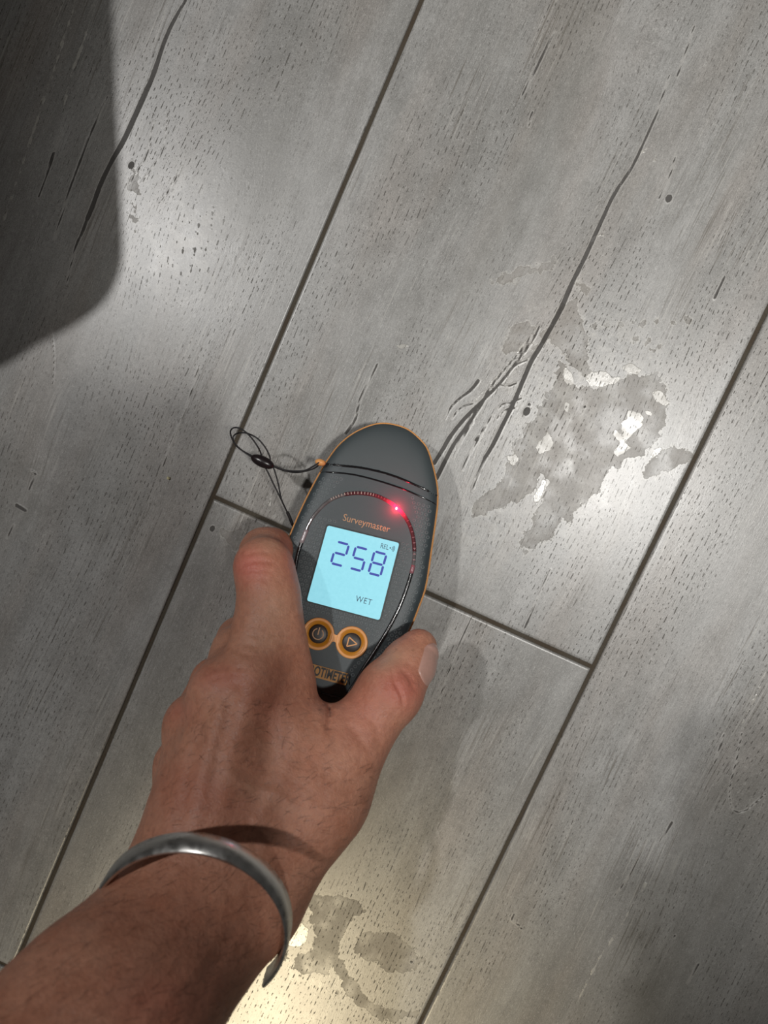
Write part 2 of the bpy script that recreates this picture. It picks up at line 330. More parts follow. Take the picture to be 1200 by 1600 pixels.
def make_tile(x0, x1, y0, y1, seed, parent, dz):
    g = .00095; x0 += g; x1 -= g; y0 += g; y1 -= g
    dense = x1 > VX0 and x0 < VX1 and y1 > VY0 and y0 < VY1
    xs = axis_lines(x0, x1, VX0, VX1, .00105) if dense else axis_lines(x0, x1, 9, 9.1, .001, .05)
    ys = axis_lines(y0, y1, VY0, VY1, .00105) if dense else axis_lines(y0, y1, 9, 9.1, .001, .05)
    X, Y = np.meshgrid(xs, ys); X = X.ravel(); Y = Y.ravel(); nx, ny = len(xs), len(ys)
    e = np.minimum(np.minimum(X-x0, x1-X), np.minimum(Y-y0, y1-Y)); r = .0009
    Z = dz - np.where(e < r, r - np.sqrt(np.maximum(r*r - (r-e)**2, 0)), 0)
    n = nx*ny
    idx = np.arange(n).reshape(ny, nx)
    q = np.stack([idx[:-1, :-1], idx[:-1, 1:], idx[1:, 1:], idx[1:, :-1]], -1).reshape(-1, 4)
    border = np.concatenate([idx[0, :], idx[1:, -1], idx[-1, -2::-1], idx[-2:0:-1, 0]]); nb = len(border)
    V = np.concatenate([np.stack([X, Y, Z], 1), np.stack([X[border], Y[border], np.full(nb, -.008)], 1)])
    k = np.arange(nb); k2 = (k+1) % nb
    side = np.stack([border[k2], border[k], n+k, n+k2], 1)
    Q = np.concatenate([q, side])
    me = bpy.data.meshes.new('tile'); me.vertices.add(len(V)); me.vertices.foreach_set('co', V.astype(np.float32).ravel())
    me.loops.add(Q.size); me.loops.foreach_set('vertex_index', Q.astype(np.int32).ravel()); me.polygons.add(len(Q))
    me.polygons.foreach_set('loop_start', np.arange(0, Q.size, 4, dtype=np.int32)); me.polygons.foreach_set('use_smooth', np.ones(len(Q), bool))
    me.update(calc_edges=True); me.validate()
    x, y = V[:, 0], V[:, 1]
    # grain flow: gentle waves and knots
    gx = x + .006*(value_noise(x+3, y+seed, 9, 1)-.5) + .012*(value_noise(x*2+seed, y, 4, 2)-.5)
    gy = y.copy()
    for (kx, ky, rad, st) in [(300,365,70,.012),(395,225,60,.006),(840,660,90,.006),(1015,60,40,.007),(1150,1265,45,.006),(110,640,60,.006),(440,1520,80,.004)]:
        c = P(kx, ky); dx = (x-c[0])/(rad/3000.); dy = (y-c[1])/(rad*2.2/3000.); f = np.exp(-(dx*dx+dy*dy)); gx = gx + st*f*np.tanh(-dx*1.2) + st*.5*f
    vec = np.stack([gx + seed*.37, gy + seed*.61, np.full(len(x), float(seed))], 1)
    A = me.attributes.new('grain', 'FLOAT_VECTOR', 'POINT'); A.data.foreach_set('vector', vec.astype(np.float32).ravel())
    crack = np.full(len(x), .01, np.float32); stain = np.full(len(x), .02, np.float32); flake = np.full(len(x), .02, np.float32)
    tone = np.zeros(len(x), np.float32); por = np.zeros(len(x), np.float32)
    if dense:
        inT = lambda c: x0-.004 < c[:, 0].mean() < x1+.004
        for pts, a, bb in CRACKS:
            pp = poly_px(pts)
            if inT(pp): crack = np.minimum(crack, seg_dist(x, y, pp, a+.12, bb+.12))
        for kx, ky, rr in KNOTS:
            c = P(kx, ky); crack = np.minimum(crack, np.hypot((x-c[0])*1.15, (y-c[1])*.85) - rr*.001)
        for s in STAINS:
            pp = poly_px(s)
            if inT(pp): stain = np.minimum(stain, poly_sdf(x, y, pp))
        for s in FLAKES:
            pp = poly_px(s)
            if inT(pp): flake = np.minimum(flake, poly_sdf(x, y, pp))
        for s, wd in FLAKE_LINES:
            pp = poly_px(s)
            if inT(pp): flake = np.minimum(flake, seg_dist(x, y, pp, wd, wd))
        for s, amt, soft in TONES:
            pp = poly_px(s)
            if inT(pp): tone = np.maximum(tone, amt*np.clip(.5 - poly_sdf(x, y, pp, soft*1.2)/soft, 0, 1))
        for (cx, cy), rr, am in POROUS:
            c = P(cx, cy); por = np.maximum(por, am*np.exp(-((x-c[0])**2+(y-c[1])**2)/(rr/3290*1.0)**2))
    for nm, ar in (('crack', crack), ('stain', stain), ('flake', flake), ('tone', tone), ('porous', por)):
        A = me.attributes.new(nm, 'FLOAT', 'POINT'); A.data.foreach_set('value', ar.astype(np.float32))
    return new_obj('tile', me, TILE, parent)

gm = NT('grout'); gc = gm.n('ShaderNodeTexCoord').outputs['Object']; gn = gm.noise(gc, 900, 4, .7); gl = gm.noise(gc, 60, 2)
gcol = gm.mix(gn, (.040, .032, .022), (.090, .076, .055)); gcol = gm.mix(gm.ramp(gl, .4, .7, 0, .5), gcol, (.05, .03, .015))
gm.put(gm.b.inputs['Base Color'], gcol); gm.b.inputs['Roughness'].default_value = .9; gm.put(gm.b.inputs['Normal'], gm.bump(gn, .0004))
bm = bmesh.new(); bmesh.ops.create_grid(bm, x_segments=20, y_segments=20, size=1.0)
for v in bm.verts: v.co.z = -.0011
geo_ = bmesh.ops.extrude_face_region(bm, geom=bm.faces[:])
for v in [e for e in geo_['geom'] if isinstance(e, bmesh.types.BMVert)]: v.co.z = -.03
me = bpy.data.meshes.new('floor'); bm.normal_update(); bmesh.ops.recalc_face_normals(bm, faces=bm.faces); bm.to_mesh(me); bm.free()
for v in me.vertices: v.co.x *= .91; v.co.x += .015
floor = new_obj('floor', me, gm.m); floor['kind'] = 'structure'; floor['label'] = 'grey wood-look porcelain tile floor with dark brown grout joints'
XL, XR = -.0855, .1152; TW = XR - XL
cols = {-4: .1, -3: .31, -2: -.11, -1: -.3326, 0: -.0628, 1: .46, 2: .21, 3: -.2}
seed = 1
for ci, j in cols.items():
    x0 = XL + ci*TW; y = j
    while y > -1.0: y -= .9
    while y < 1.0:
        a, b_ = max(y, -1.0), min(y+.9, 1.0)
        if b_ - a > .02: make_tile(x0, x0+TW, a, b_, seed, floor, random.uniform(-.0001, .0001)); seed += 1
        y += .9

# ------------------------------------------------------------ moisture meter
ax0 = np.array([552., 895.])
DZ = .038; SL = .16
def on_plane(px, py):
    z = DZ
    for _ in range(12):
        p = P(px, py, z); q = p - Oc; v = q @ Vv0; z = DZ - SL*v/1.0
    return P(px, py, z)
Oc = P(552, 895, DZ)
t1 = P(552-32*.258*4, 895+4*32, DZ); Vv0 = P(552+.258*100, 895-100, DZ) - Oc; Vv0[2] = 0; Vv0 /= np.linalg.norm(Vv0)
Vv = np.array([Vv0[0], Vv0[1], -SL]); Vv /= np.linalg.norm(Vv); Uu = np.cross(Vv, [0, 0, 1.0]); Uu /= np.linalg.norm(Uu); Nn = np.cross(Uu, Vv)
def Dl(px, py):
    """photograph point -> device coordinates on its face"""
    r = R @ (np.array([px - 600.0, 800.0 - py, -F]) / F); t = ((Oc - CAM) @ Nn) / (r @ Nn); q = CAM + r*t - Oc
    return np.array([q @ Uu, q @ Vv])
def dev(u, v, w=0.0): return Oc + Uu*u + Vv*v + Nn*w
rp = [(595,659),(632,666),(657,685),(670,705),(682,750),(684,780),(681,810),(675,852),(666,912),(655,947),(637,990),(612,1027),(584,1062),(556,1088),(532,1118)]
lp = [(446,852),(460,815),(480,772),(497,740),(512,715),(532,690),(560,670)]
rl = np.array([Dl(*p) for p in rp]); ll = np.array([Dl(*p) for p in lp])
tail_v = rl[-1][1] - .012
mir = np.array([[-p[0], p[1]] for p in rl[::-1] if p[1] < ll[0][1] - .006])
OUT = catmull(np.concatenate([rl, [[.0045, tail_v], [-.0045, tail_v]], mir, ll]), 8, True)
CEN = np.array([0.0, .005])
# resample the outline by angle about CEN
ang = np.unwrap(np.arctan2(*(OUT - CEN).T[::-1])); rad_ = np.hypot(*(OUT-CEN).T)
if ang[-1] < ang[0]: ang = ang[::-1]; rad_ = rad_[::-1]; OUT = OUT[::-1]
NA = 256
arc = np.concatenate([[0], np.cumsum(np.hypot(*np.diff(np.vstack([OUT, OUT[:1]]), axis=0).T))])
sp = np.linspace(0, arc[-1], NA, endpoint=False); OC = np.vstack([OUT, OUT[:1]])
RIM = np.stack([np.interp(sp, arc, OC[:, 0]), np.interp(sp, arc, OC[:, 1])], 1)
rimang = np.arctan2(RIM[:, 1]-CEN[1], RIM[:, 0]-CEN[0]); rr_ = np.hypot(*(RIM-CEN).T); o_ = np.argsort(rimang)
HT = .0052
def s_of(u, v):
    a = np.arctan2(v-CEN[1], u-CEN[0]); return np.hypot(u-CEN[0], v-CEN[1]) / np.interp(a, rimang[o_], rr_[o_], period=2*math.pi)
def lift(u, v): return HT*((1 - min(s_of(u, v), 1)**7)**(1/3.2)) - HT
def face(u, v, up=0.0): return dev(u, v, lift(u, v) + up)
# seams of the cap
seam1 = catmull([Dl(*p) for p in [(500,722),(530,727),(560,730),(590,736),(620,745),(650,758),(683,773)]], 8)
seam2 = catmull([Dl(*p) for p in [(492,736),(520,738),(550,741),(580,748),(610,757),(640,768),(681,787)]], 8)
def seam_v(u, s): return np.interp(u, s[:, 0], s[:, 1])

M_face = simple('dark_grey_plastic', (.040, .052, .057), .45, bump=(3500, .00004))
M_cap = simple('smooth_grey_plastic', (.054, .066, .070), .5, bump=(4500, .00003))
M_dark = simple('black_rubber', (.012, .012, .012), .5)
M_orange = simple('orange_plastic', (.78, .36, .12), .40)
M_orange2 = simple('amber_button_ring', (.52, .20, .015), .35)
M_gloss = simple('gloss_black', (.008, .008, .009), .17, coat=.6)
M_btn = simple('button_rubber', (.030, .024, .022), .45)
M_ring = simple('raised_ring_plastic', (.135, .155, .16), .35)
t = NT('smoked_clear_guide'); t.b.inputs['Base Color'].default_value = (.13, .12, .12, 1); t.b.inputs['Roughness'].default_value = .1
t.b.inputs['Coat Weight'].default_value = 1.0; gn_ = t.noise(t.n('ShaderNodeTexCoord').outputs['Object'], 500, 2)
t.put(t.b.inputs['Base Color'], t.mix(gn_, (.05, .045, .045), (.22, .20, .20))); M_guide = t.m

meter = empty('moisture_meter', tuple(dev(0, .06, -.026)))
tag(meter, 'dark grey handheld moisture meter with lit blue screen and orange trim', 'meter')
def part(o, par=meter):
    o.parent = par; o.matrix_parent_inverse = Matrix.Translation(-Vector(meter.location)) ; return o
def dmesh(name, vs, fs, mat, par=None, smooth=True):
    o = mesh(name, vs, fs, mat, None, smooth)
    if par is None: o.parent = meter; o.matrix_parent_inverse = Matrix.Translation(-Vector(meter.location))
    else: o.parent = par
    return o
# rings from centre to rim
S_ = [0, .1, .2, .3, .4, .5, .6, .68, .75, .81, .86, .9, .93, .955, .975, .99, 1.0]
def shell(keep, up, name, mat):
    vs = []; fs = []
    rows = list(np.linspace(0, .8, 34)) + S_[10:]
    for s in rows:
        for p in RIM:
            q = CEN + (p-CEN)*s; vs.append(np.array([q[0], q[1]]))
    vs = np.array(vs)
    for i in range(len(rows)-1):
        for k in range(NA):
            a = i*NA+k; b = i*NA+(k+1) % NA; fs.append((a, b, b+NA, a+NA))
    c = vs[np.array(fs)].mean(1); km = keep(c[:, 0], c[:, 1]); fs = np.array(fs)[km]
    used = np.unique(fs); mp = -np.ones(len(vs), int); mp[used] = np.arange(len(used)); fs = mp[fs]
    V3 = [dev(u, v, HT*((1-min(s_of(u, v), 1)**7)**(1/3.2)) - HT + up) for u, v in vs[used]]
    return dmesh(name, V3, fs, mat)
front = shell(lambda u, v: v < seam_v(u, seam1) + .0007, 0, 'front_shell', M_face)
cap = shell(lambda u, v: v > seam_v(u, seam1) - .0002, .00025, 'sensor_cap', M_cap)
cap['label'] = 'smooth grey rounded sensor cap'
# side band and back shell
def rim_offset(d):
    tg = np.roll(RIM, -1, 0) - np.roll(RIM, 1, 0); tg /= np.linalg.norm(tg, axis=1)[:, None]; nrm = np.stack([tg[:, 1], -tg[:, 0]], 1)
    if ((RIM-CEN)*nrm).sum() < 0: nrm = -nrm
    return RIM + nrm*d
def loops(name, prof, mat, close=False):
    vs = []; fs = []
    for d, wv, sc in prof:
        r = rim_offset(d); 
        for p in r:
            q = CEN + (p-CEN)*sc; vs.append(dev(q[0], q[1], wv if not callable(wv) else wv(q)))
    for i in range(len(prof)-1):
        for k in range(NA):
            a = i*NA+k; b = i*NA+(k+1) % NA; fs.append((a, a+NA, b+NA, b))
    if close: fs.append(tuple((len(prof)-1)*NA+k for k in range(NA)))
    return dmesh(name, vs, fs, mat)
band = loops('side_band', [(-.0008, -HT+.0002, 1), (.0004, -HT+.0002, 1), (.0007, -HT-.0004, 1), (.0007, -HT-.0022, 1), (0, -HT-.0028, 1), (-.001, -HT-.0028, 1)], M_orange)
band['label'] = 'orange edge band'
depth = lambda q: .0205 * (1 - .42*np.clip((.0 - q[1])/.06, 0, 1)) 
back = loops('back_shell', [(-.0004, -HT-.0024, 1)] + [(-.0004, (lambda q, a=a: -HT-.0024-(depth(q)-HT)*math.sin(a)), .62+.38*math.cos(a)**.5) for a in np.linspace(.08, 1.50, 12)] + [(-.0004, (lambda q: -HT-.0024-(depth(q)-HT)), .3)], M_dark, True)
# seam strips
def strip(name, path, rad, mat, up=0.0, flat=1.0, par=None):
    pts = np.array([face(u, v, up) for u, v in path])
    for _ in range(8): pts[1:-1] = (pts[:-2] + 2*pts[1:-1] + pts[2:])/4
    return dmesh(name, *tube_data(pts, rad, 10), mat, par)
ins_ = lambda sm: np.array([p for p in sm if s_of(*p) < .995])
strip('seam_strip', ins_(seam1), .00055, M_gloss); strip('seam_strip', ins_(seam2), .00040, M_gloss)
gp = [(seam1[i]+seam2[i])/2 for i in range(min(len(seam1), len(seam2)))]
# light guide and trim tube
GP = [None]*5 + [(460,915),(461,890),(466,862),(476,835),(484,815),(495,800),(510,785),(527,776),(550,770.5),(575,771.5),(595,777),(617,790),(632,806),(642,825),(646.5,845),(647.5,865),(645,887),(637,915),(625,947),(610,977),(595,1002),(580,1026),(567,1045),(554,1068),(543,1084)]
right_run = [Dl(*p) for p in [(554,1068),(580,1026),(595,1002),(610,977),(625,947)]]
gl = catmull([np.array([-q[0], q[1]]) for q in right_run] + [Dl(*p) for p in GP[5:]], 6)
i0 = 8*6; i1 = 21*6
strip('trim_tube', gl[:i0+1], .00085, M_gloss, .0001); strip('trim_tube', gl[i1:], .00085, M_gloss, .0001)
strip('light_guide', gl[i0:i1+1], .00078, M_guide, .0001)
strip('guide_collar', gl[i0-3:i0+3], .00095, simple('pale_clear_collar', (.32, .27, .28), .2), .0001); strip('guide_collar', gl[i1-1:i1+3], .00092, simple('pink_clear_collar', (.30, .12, .14), .2), .0001)
# lit stretch of the guide
t = NT('lit_red_guide'); em = t.attr('glow'); t.b.inputs['Base Color'].default_value = (.10, .03, .035, 1); t.b.inputs['Roughness'].default_value = .15
t.b.inputs['Emission Color'].default_value = (1, .02, .07, 1); t.put(t.b.inputs['Emission Strength'], t.math('MULTIPLY', em, 3.2)); M_lit = t.m
LED = Dl(619.5, 794.5); seg = gl[12*6+3:21*6-6]
lit = strip('lit_guide', seg, .00086, M_lit, .0002)
sd = np.hypot(*(seg-LED).T); vals = np.repeat(1.5*np.exp(-(sd/.0032)**2) + .03*np.exp(-(sd/.009)**2), 10)
A = lit.data.attributes.new('glow', 'FLOAT', 'POINT'); A.data.foreach_set('value', vals.astype(np.float32))
lit['label'] = 'red glowing stretch of the light arc'
def blob(name, c3, r, mat, par=None, sq=(1, 1, 1), axes=None, n=12):
    vs = []; fs = []; ax = axes or (Uu, Vv, Nn)
    for i in range(n+1):
        th = math.pi*i/n
        for k in range(n*2):
            ph = math.pi*k/n; vs.append(c3 + r*(sq[0]*math.sin(th)*math.cos(ph)*ax[0] + sq[1]*math.sin(th)*math.sin(ph)*ax[1] + sq[2]*math.cos(th)*ax[2]))
    m = n*2
    for i in range(n):
        for k in range(m): fs.append((i*m+k, (i+1)*m+k, (i+1)*m+(k+1) % m, i*m+(k+1) % m))
    return mesh(name, vs, fs, mat) if par == 0 else dmesh(name, vs, fs, mat, par)
M_led = simple('led_core', (1, .6, .6), .3, emit=(1, .55, .55), es=6)
led = blob('indicator_light', face(LED[0], LED[1], .0009), .00055, M_led, sq=(.8, 1.2, .6)); led['label'] = 'lit red indicator light'
ld = bpy.data.lights.new('indicator_glow', 'POINT'); ld.energy = .0075; ld.color = (1, .02, .06); ld.shadow_soft_size = .0008
lo = bpy.data.objects.new('indicator_glow', ld); COL.objects.link(lo); lo.location = face(LED[0], LED[1], .0040)
# scale marks inside the guide
M_tick = simple('pale_mark', (.55, .42, .36), .3); M_tick2 = simple('red_mark', (.28, .05, .06), .3, emit=(1, .05, .1), es=.04)
def bar(a, b, wd, h, base=0.0, lft=face):
    d = b-a; L = np.hypot(*d)+1e-9; d = d/L; n = np.array([-d[1], d[0]])*wd/2
    c = [a-n, a+n, b+n, b-n]; z0 = base; z1 = base+h
    vs = [lft(p[0], p[1], z0) for p in c] + [lft(p[0], p[1], z1) for p in c]
    return vs, [(4, 5, 6, 7), (0, 1, 5, 4), (1, 2, 6, 5), (2, 3, 7, 6), (3, 0, 4, 7), (3, 2, 1, 0)]
tk = np.concatenate([np.arange(12*6-3, 16*6+2, 1.25), np.arange(17*6, 21*6-2, 2.6)])
for q in tk:
    i = int(q); f_ = q-i; p = gl[i]*(1-f_)+gl[i+1]*f_; dd = gl[i+1]-gl[i]; dd /= np.hypot(*dd); nn = np.array([-dd[1], dd[0]])
    vs, fs = bar(p-nn*.00052, p+nn*.00052, .00028, .0001, .00098)
    red = q > 14.6*6
    o = dmesh('scale_mark', vs, fs, M_tick2 if red else M_tick, smooth=False)
# LCD
def Pxy(pts): return [Dl(*p) for p in pts]
corner = Pxy([(512,821),(624,848.5),(593,969),(479.5,938.5)])
def rounded(cs, r, n=5):
    out = []; N = len(cs)
    for i in range(N):
        a, b, c = cs[i-1], cs[i], cs[(i+1) % N]; d1 = (a-b)/np.linalg.norm(a-b); d2 = (c-b)/np.linalg.norm(c-b)
        p0 = b+d1*r; p1 = b+d2*r
        for k in range(n+1):
            t_ = k/n; out.append((1-t_)**2*p0+2*t_*(1-t_)*b+t_*t_*p1)
    return out
def plate(name, pts, z0, z1, mat, par=None, smooth=False):
    n = len(pts); vs = [dev(p[0], p[1], z0) for p in pts] + [dev(p[0], p[1], z1) for p in pts]
    ar = sum(pts[i][0]*pts[(i+1) % n][1]-pts[(i+1) % n][0]*pts[i][1] for i in range(n))
    top = tuple(range(n, 2*n)); bot = tuple(range(n-1, -1, -1)); sd_ = [(i, (i+1) % n, n+(i+1) % n, n+i) for i in range(n)]
    if ar < 0: top = top[::-1]; bot = bot[::-1]; sd_ = [f[::-1] for f in sd_]
    return dmesh(name, vs, [top, bot]+sd_, mat, par, smooth)
t = NT('lit_lcd'); n_ = t.noise(t.n('ShaderNodeTexCoord').outputs['Object'], 700, 3)
t.b.inputs['Base Color'].default_value = (.10, .22, .24, 1); t.b.inputs['Roughness'].default_value = .25
t.put(t.b.inputs['Emission Color'], t.mix(n_, (.235, .59, .70), (.30, .69, .80))); t.b.inputs['Emission Strength'].default_value = .98; M_lcd = t.m
cc = np.mean(corner, 0)
plate('screen_bezel', rounded([cc+(c-cc)*1.04 for c in corner], .0014), -.0001, .00030, simple('bezel_black', (.03, .035, .035), .3))
screen = plate('screen', rounded(corner, .0011), 0, .00045, M_lcd); screen['label'] = 'lit pale blue display showing 258 and WET'
M_ink = simple('lcd_ink', (.010, .020, .20), .5, emit=(.025, .05, .36), es=.6); M_ink2 = simple('lcd_small_ink', (.02, .05, .09), .4, emit=(.02, .08, .14), es=.3)
SEGS = {'2': 'abged', '5': 'afgcd', '8': 'abcdefg'}
def digit(ch, cpx, cpy):
    c = Dl(cpx, cpy); w2 = .00265; h2 = .0048; sl = -.015
    pt = lambda x, y: c + np.array([x*w2 + (y*h2)*(.02), y*h2])
    E = {'a': ((-1, 1), (1, 1)), 'b': ((1, 1), (1, 0)), 'c': ((1, 0), (1, -1)), 'd': ((-1, -1), (1, -1)), 'e': ((-1, 0), (-1, -1)), 'f': ((-1, 1), (-1, 0)), 'g': ((-1, 0), (1, 0))}
    ps = []
    for s in SEGS[ch]:
        a, b = (np.array(q, float) for q in E[s]); A_ = pt(*a); B_ = pt(*b); d = (B_-A_)/np.linalg.norm(B_-A_)
        A_ = A_ + d*.00028; B_ = B_ - d*.00028; n = np.array([-d[1], d[0]])*.00050
        poly = [A_, A_+d*.0004+n, B_-d*.0004+n, B_, B_-d*.0004-n, A_+d*.0004-n][::-1]
        k = 6; ps.append(([dev(p[0], p[1], .00046) for p in poly]+[dev(p[0], p[1], .00056) for p in poly], [tuple(range(k, 2*k)), tuple(range(k-1, -1, -1))]+[(i, (i+1) % k, k+(i+1) % k, k+i) for i in range(k)]))
    o = dmesh('digit', *join(ps), M_ink, screen, False); return o
for ch, x, y in (('2', 531.3, 865.5), ('5', 560.7, 873.2), ('8', 589.8, 880.8)):
    digit(ch, x, y)
def text(s, name, cpx, cpy, h, mat, par, z, sx=1.0, ang=0.0, align='CENTER', off=0.0, space=1.0):
    c = Dl(cpx, cpy) if isinstance(cpx, (int, float)) else cpx
    cu = bpy.data.curves.new(name, 'FONT'); cu.body = s; cu.size = h/.69; cu.align_x = align; cu.align_y = 'CENTER'; cu.extrude = .00004; cu.offset = off; cu.space_character = space
    to = bpy.data.objects.new('tmp', cu); COL.objects.link(to); bpy.context.view_layer.update()
    me = bpy.data.meshes.new_from_object(to.evaluated_get(bpy.context.evaluated_depsgraph_get())); bpy.data.objects.remove(to)
    me.materials.clear(); me.name = name
    Z = Nn; ca, sa = math.cos(ang), math.sin(ang)
    for v in me.vertices:
        x, y = v.co.x*sx, v.co.y; u = c[0]+x*ca-y*sa; w_ = c[1]+x*sa+y*ca; v.co = Vector(dev(u, w_, z+v.co.z))
    o = new_obj(name, me, mat); o.parent = par if par is not None else meter
    if par is None: o.matrix_parent_inverse = Matrix.Translation(-Vector(meter.location))
    return o
text('WET', 'display_text', 568.5, 938.5, .0025, M_ink2, screen, .0005, .86, space=1.15)
text('REL', 'display_text', 601, 854.5, .0021, M_ink2, screen, .0005, .78)
dot = Dl(609.8, 856.2); circ = [dot+.00033*np.array([math.cos(a), math.sin(a)]) for a in np.linspace(0, 2*math.pi, 12, endpoint=False)]
plate('display_text', circ, .0005, .00056, M_ink2, screen)
arcs = []
for r_ in (.0009, .0014, .0019):
    pts = [dot + np.array([r_*math.cos(a), r_*math.sin(a)]) for a in np.linspace(-.75, .75, 7)]
    for a, b in zip(pts[:-1], pts[1:]): arcs.append(bar(a, b, .00024, .00006, .0005, dev))
dmesh('display_text', *join(arcs), M_ink2, screen, False)
M_print = simple('orange_print', (.50, .27, .13), .5)
text('Surveymaster', 'printed_name', 572.5, 818, .0030, M_print, None, .00004, .88, 0.0)
# buttons
pc = Dl(497.3, 990.3); tc = Dl(549.6, 1003.8); RB = .0066
def circle(c, r, n=40): return [c + r*np.array([math.cos(a), math.sin(a)]) for a in np.linspace(0, 2*math.pi, n, endpoint=False)]
def lathe(name, c, prof, mat, par=None, n=48):
    vs = []; fs = []
    for r_, z in prof:
        for p in circle(c, max(r_, 1e-6), n): vs.append(dev(p[0], p[1], z))
    for i in range(len(prof)-1):
        for k in range(n): fs.append((i*n+k, i*n+(k+1) % n, (i+1)*n+(k+1) % n, (i+1)*n+k)[::-1])
    return dmesh(name, vs, fs, mat, par)
d = tc-pc; L = np.linalg.norm(d); d /= L; nn = np.array([-d[1], d[0]])
br = []
xs = np.linspace(RB*.80, L-RB*.80, 15); 
wv = [.0015 + .0032*abs(2*(x-xs[0])/(xs[-1]-xs[0])-1)**2.6 for x in xs]
pts = [pc+d*x+nn*w_ for x, w_ in zip(xs, wv)] + [pc+d*x-nn*w_ for x, w_ in list(zip(xs, wv))[::-1]]
bridge = plate('button_bridge', pts, 0, .00055, M_orange)
tg = [face(c[0], c[1]) for c in (pc,)]
for c, nm in ((pc, 'power'), (tc, 'arrow')):
    ring = lathe('button_ring', c, [(RB+.0003, -.0003), (RB+.0003, .0004), (RB, .0007), (RB-.0007, .0007), (RB-.0010, .00045)], M_orange)
    lathe('button_well', c, [(RB-.0010, .00045), (RB-.0013, .0003), (RB*.64, .00022), (RB*.62, .0000)], M_orange2)
    b_ = lathe('button', c, [(RB*.60, -.0002), (RB*.60, .0006), (RB*.54, .00085), (RB*.2, .00095), (0, .00097)], M_btn)
    if nm == 'power':
        ps = []; A0 = math.radians(90+28)-.1; pts = [c + .0023*np.array([math.cos(a), math.sin(a)]) for a in np.linspace(A0, A0+math.radians(305), 30)]
        for a, b in zip(pts[:-1], pts[1:]): ps.append(bar(a, b, .00042, .0001, .0009, dev))
        ps.append(bar(c+np.array([0, -.0003]), c+np.array([0, .0029]), .0005, .0001, .00095, dev))
        dmesh('button_symbol', *join(ps), M_print, b_, False)
    else:
        tri = [c+np.array(q) for q in ((-.0016, -.0021), (-.0016, .0020), (.0024, 0))]; ps = [bar(tri[i], tri[(i+1) % 3], .00048, .0001, .0009, dev) for i in range(3)]
        dmesh('button_symbol', *join(ps), M_orange, b_, False)
# maker plate
pl_c = Dl(512, 1053.5); hw, hh = .0088, .0026
plate('name_plate', rounded([pl_c+np.array(q) for q in ((-hw, -hh), (hw, -hh), (hw, hh), (-hw, hh))], .0008), -.0001, .00035, simple('dull_orange_plate', (.42, .19, .03), .4))
text('PROTIMETER', 'name_plate_text', float(512), 1053.5, .0038, M_dark, None, .00038, .60, 0.0, off=.00018, space=1.02)
gr = [Dl(500, 1083), Dl(545, 1094)]
dmesh('tail_groove', *tube_data([face(*(gr[0]*(1-k/8)+gr[1]*k/8), .0001) for k in range(9)], .0006, 8), M_gloss)
# raised rings texture
ps = []; pitch = .00215; row = 0; v = tail_v
okc = lambda p: True
import itertools
glp = gl[::2]; umin = -.034
def in_poly(p, poly):
    c = False
    for i in range(len(poly)):
        a, b = poly[i-1], poly[i]
        if (a[1] > p[1]) != (b[1] > p[1]) and p[0] < (b[0]-a[0])*(p[1]-a[1])/(b[1]-a[1])+a[0]: c = not c
    return c
lcdp = [cc+(c-cc)*1.07 for c in corner]
pxy = Dl(552, 820)
while v < .06:
    u = -.034 + (pitch/2 if row % 2 else 0)
    while u < .034:
        p = np.array([u, v]); s = s_of(u, v)
        good = s < .93 and v < seam_v(u, seam2)-.0018 and np.min(np.hypot(*(glp-p).T)) > .0020 and not in_poly(p, lcdp)
        good = good and np.hypot(*(p-pc)) > RB+.0016 and np.hypot(*(p-tc)) > RB+.0016 and not (abs(u-pl_c[0]) < hw+.0015 and abs(v-pl_c[1]) < hh+.0012)
        if abs(v-Dl(571, 818)[1]) < .0035 and abs(u-.003) < .016: good = False
        if v > .02 and s < .70: good = False
        if v < pc[1] + .002 and abs(u) < .010: good = False
        if good:
            n = 10; r0, r1 = .00048, .00076; vs = []; fs = []
            for r_, z in ((r0, .00001), (r0+.00006, .00010), (r1-.00004, .00010), (r1, .00001)):
                for k in range(n):
                    a = 2*math.pi*k/n; vs.append(face(u+r_*math.cos(a), v+r_*math.sin(a), z))
            for i in range(3):
                for k in range(n): fs.append((i*n+k, (i+1)*n+k, (i+1)*n+(k+1) % n, i*n+(k+1) % n)[::-1])
            ps.append((vs, fs))
        u += pitch
    v += pitch*.866; row += 1
o = dmesh('grip_texture', *join(ps), M_ring); o['kind'] = 'stuff'
# lug for the cord
lug_px = (500.5, 722.5); lc = P(*lug_px, .0315)
lug = blob('cord_lug', lc, .0018, M_orange, sq=(1.35, .85, 1.0), axes=(Uu, Vv, Nn)); lug['label'] = 'small orange cord lug'

# ------------------------------------------------------------ cord
M_cord = simple('black_cord', (.010, .009, .010), .55)
cord = empty('wrist_cord', tuple(P(405, 722, .03)))
tag(cord, 'thin black looped carry cord with black slider on the left of the meter', 'cord')
def cpart(o): o.parent = cord; o.matrix_parent_inverse = Matrix.Translation(-Vector(cord.location)); return o
def cpath(pts): return catmull([P(*p) for p in pts], 8)
cr = .00034
cpart(tube('cord_strand', cpath([(500,724,.031),(494,730,.030),(482,735,.029),(466,738,.028),(450,737,.028),(437,733,.029),(425,728,.030)]), cr, M_cord))
cpart(tube('cord_strand', cpath([(499,722,.033),(492,727,.033),(476,735,.032),(455,735.5,.031),(440,733,.031),(426,727,.031)]), cr, M_cord))
cpart(tube('cord_strand', cpath([(393,713.5,.031),(384,708,.032),(373,699.5,.033),(364.5,689.5,.034),(360,677,.035),(362,670.5,.036),(368,668,.036),(379,671.5,.036),(391,682,.035),(402,697,.034),(408,710,.032),(408,722,.031)]), cr, M_cord))
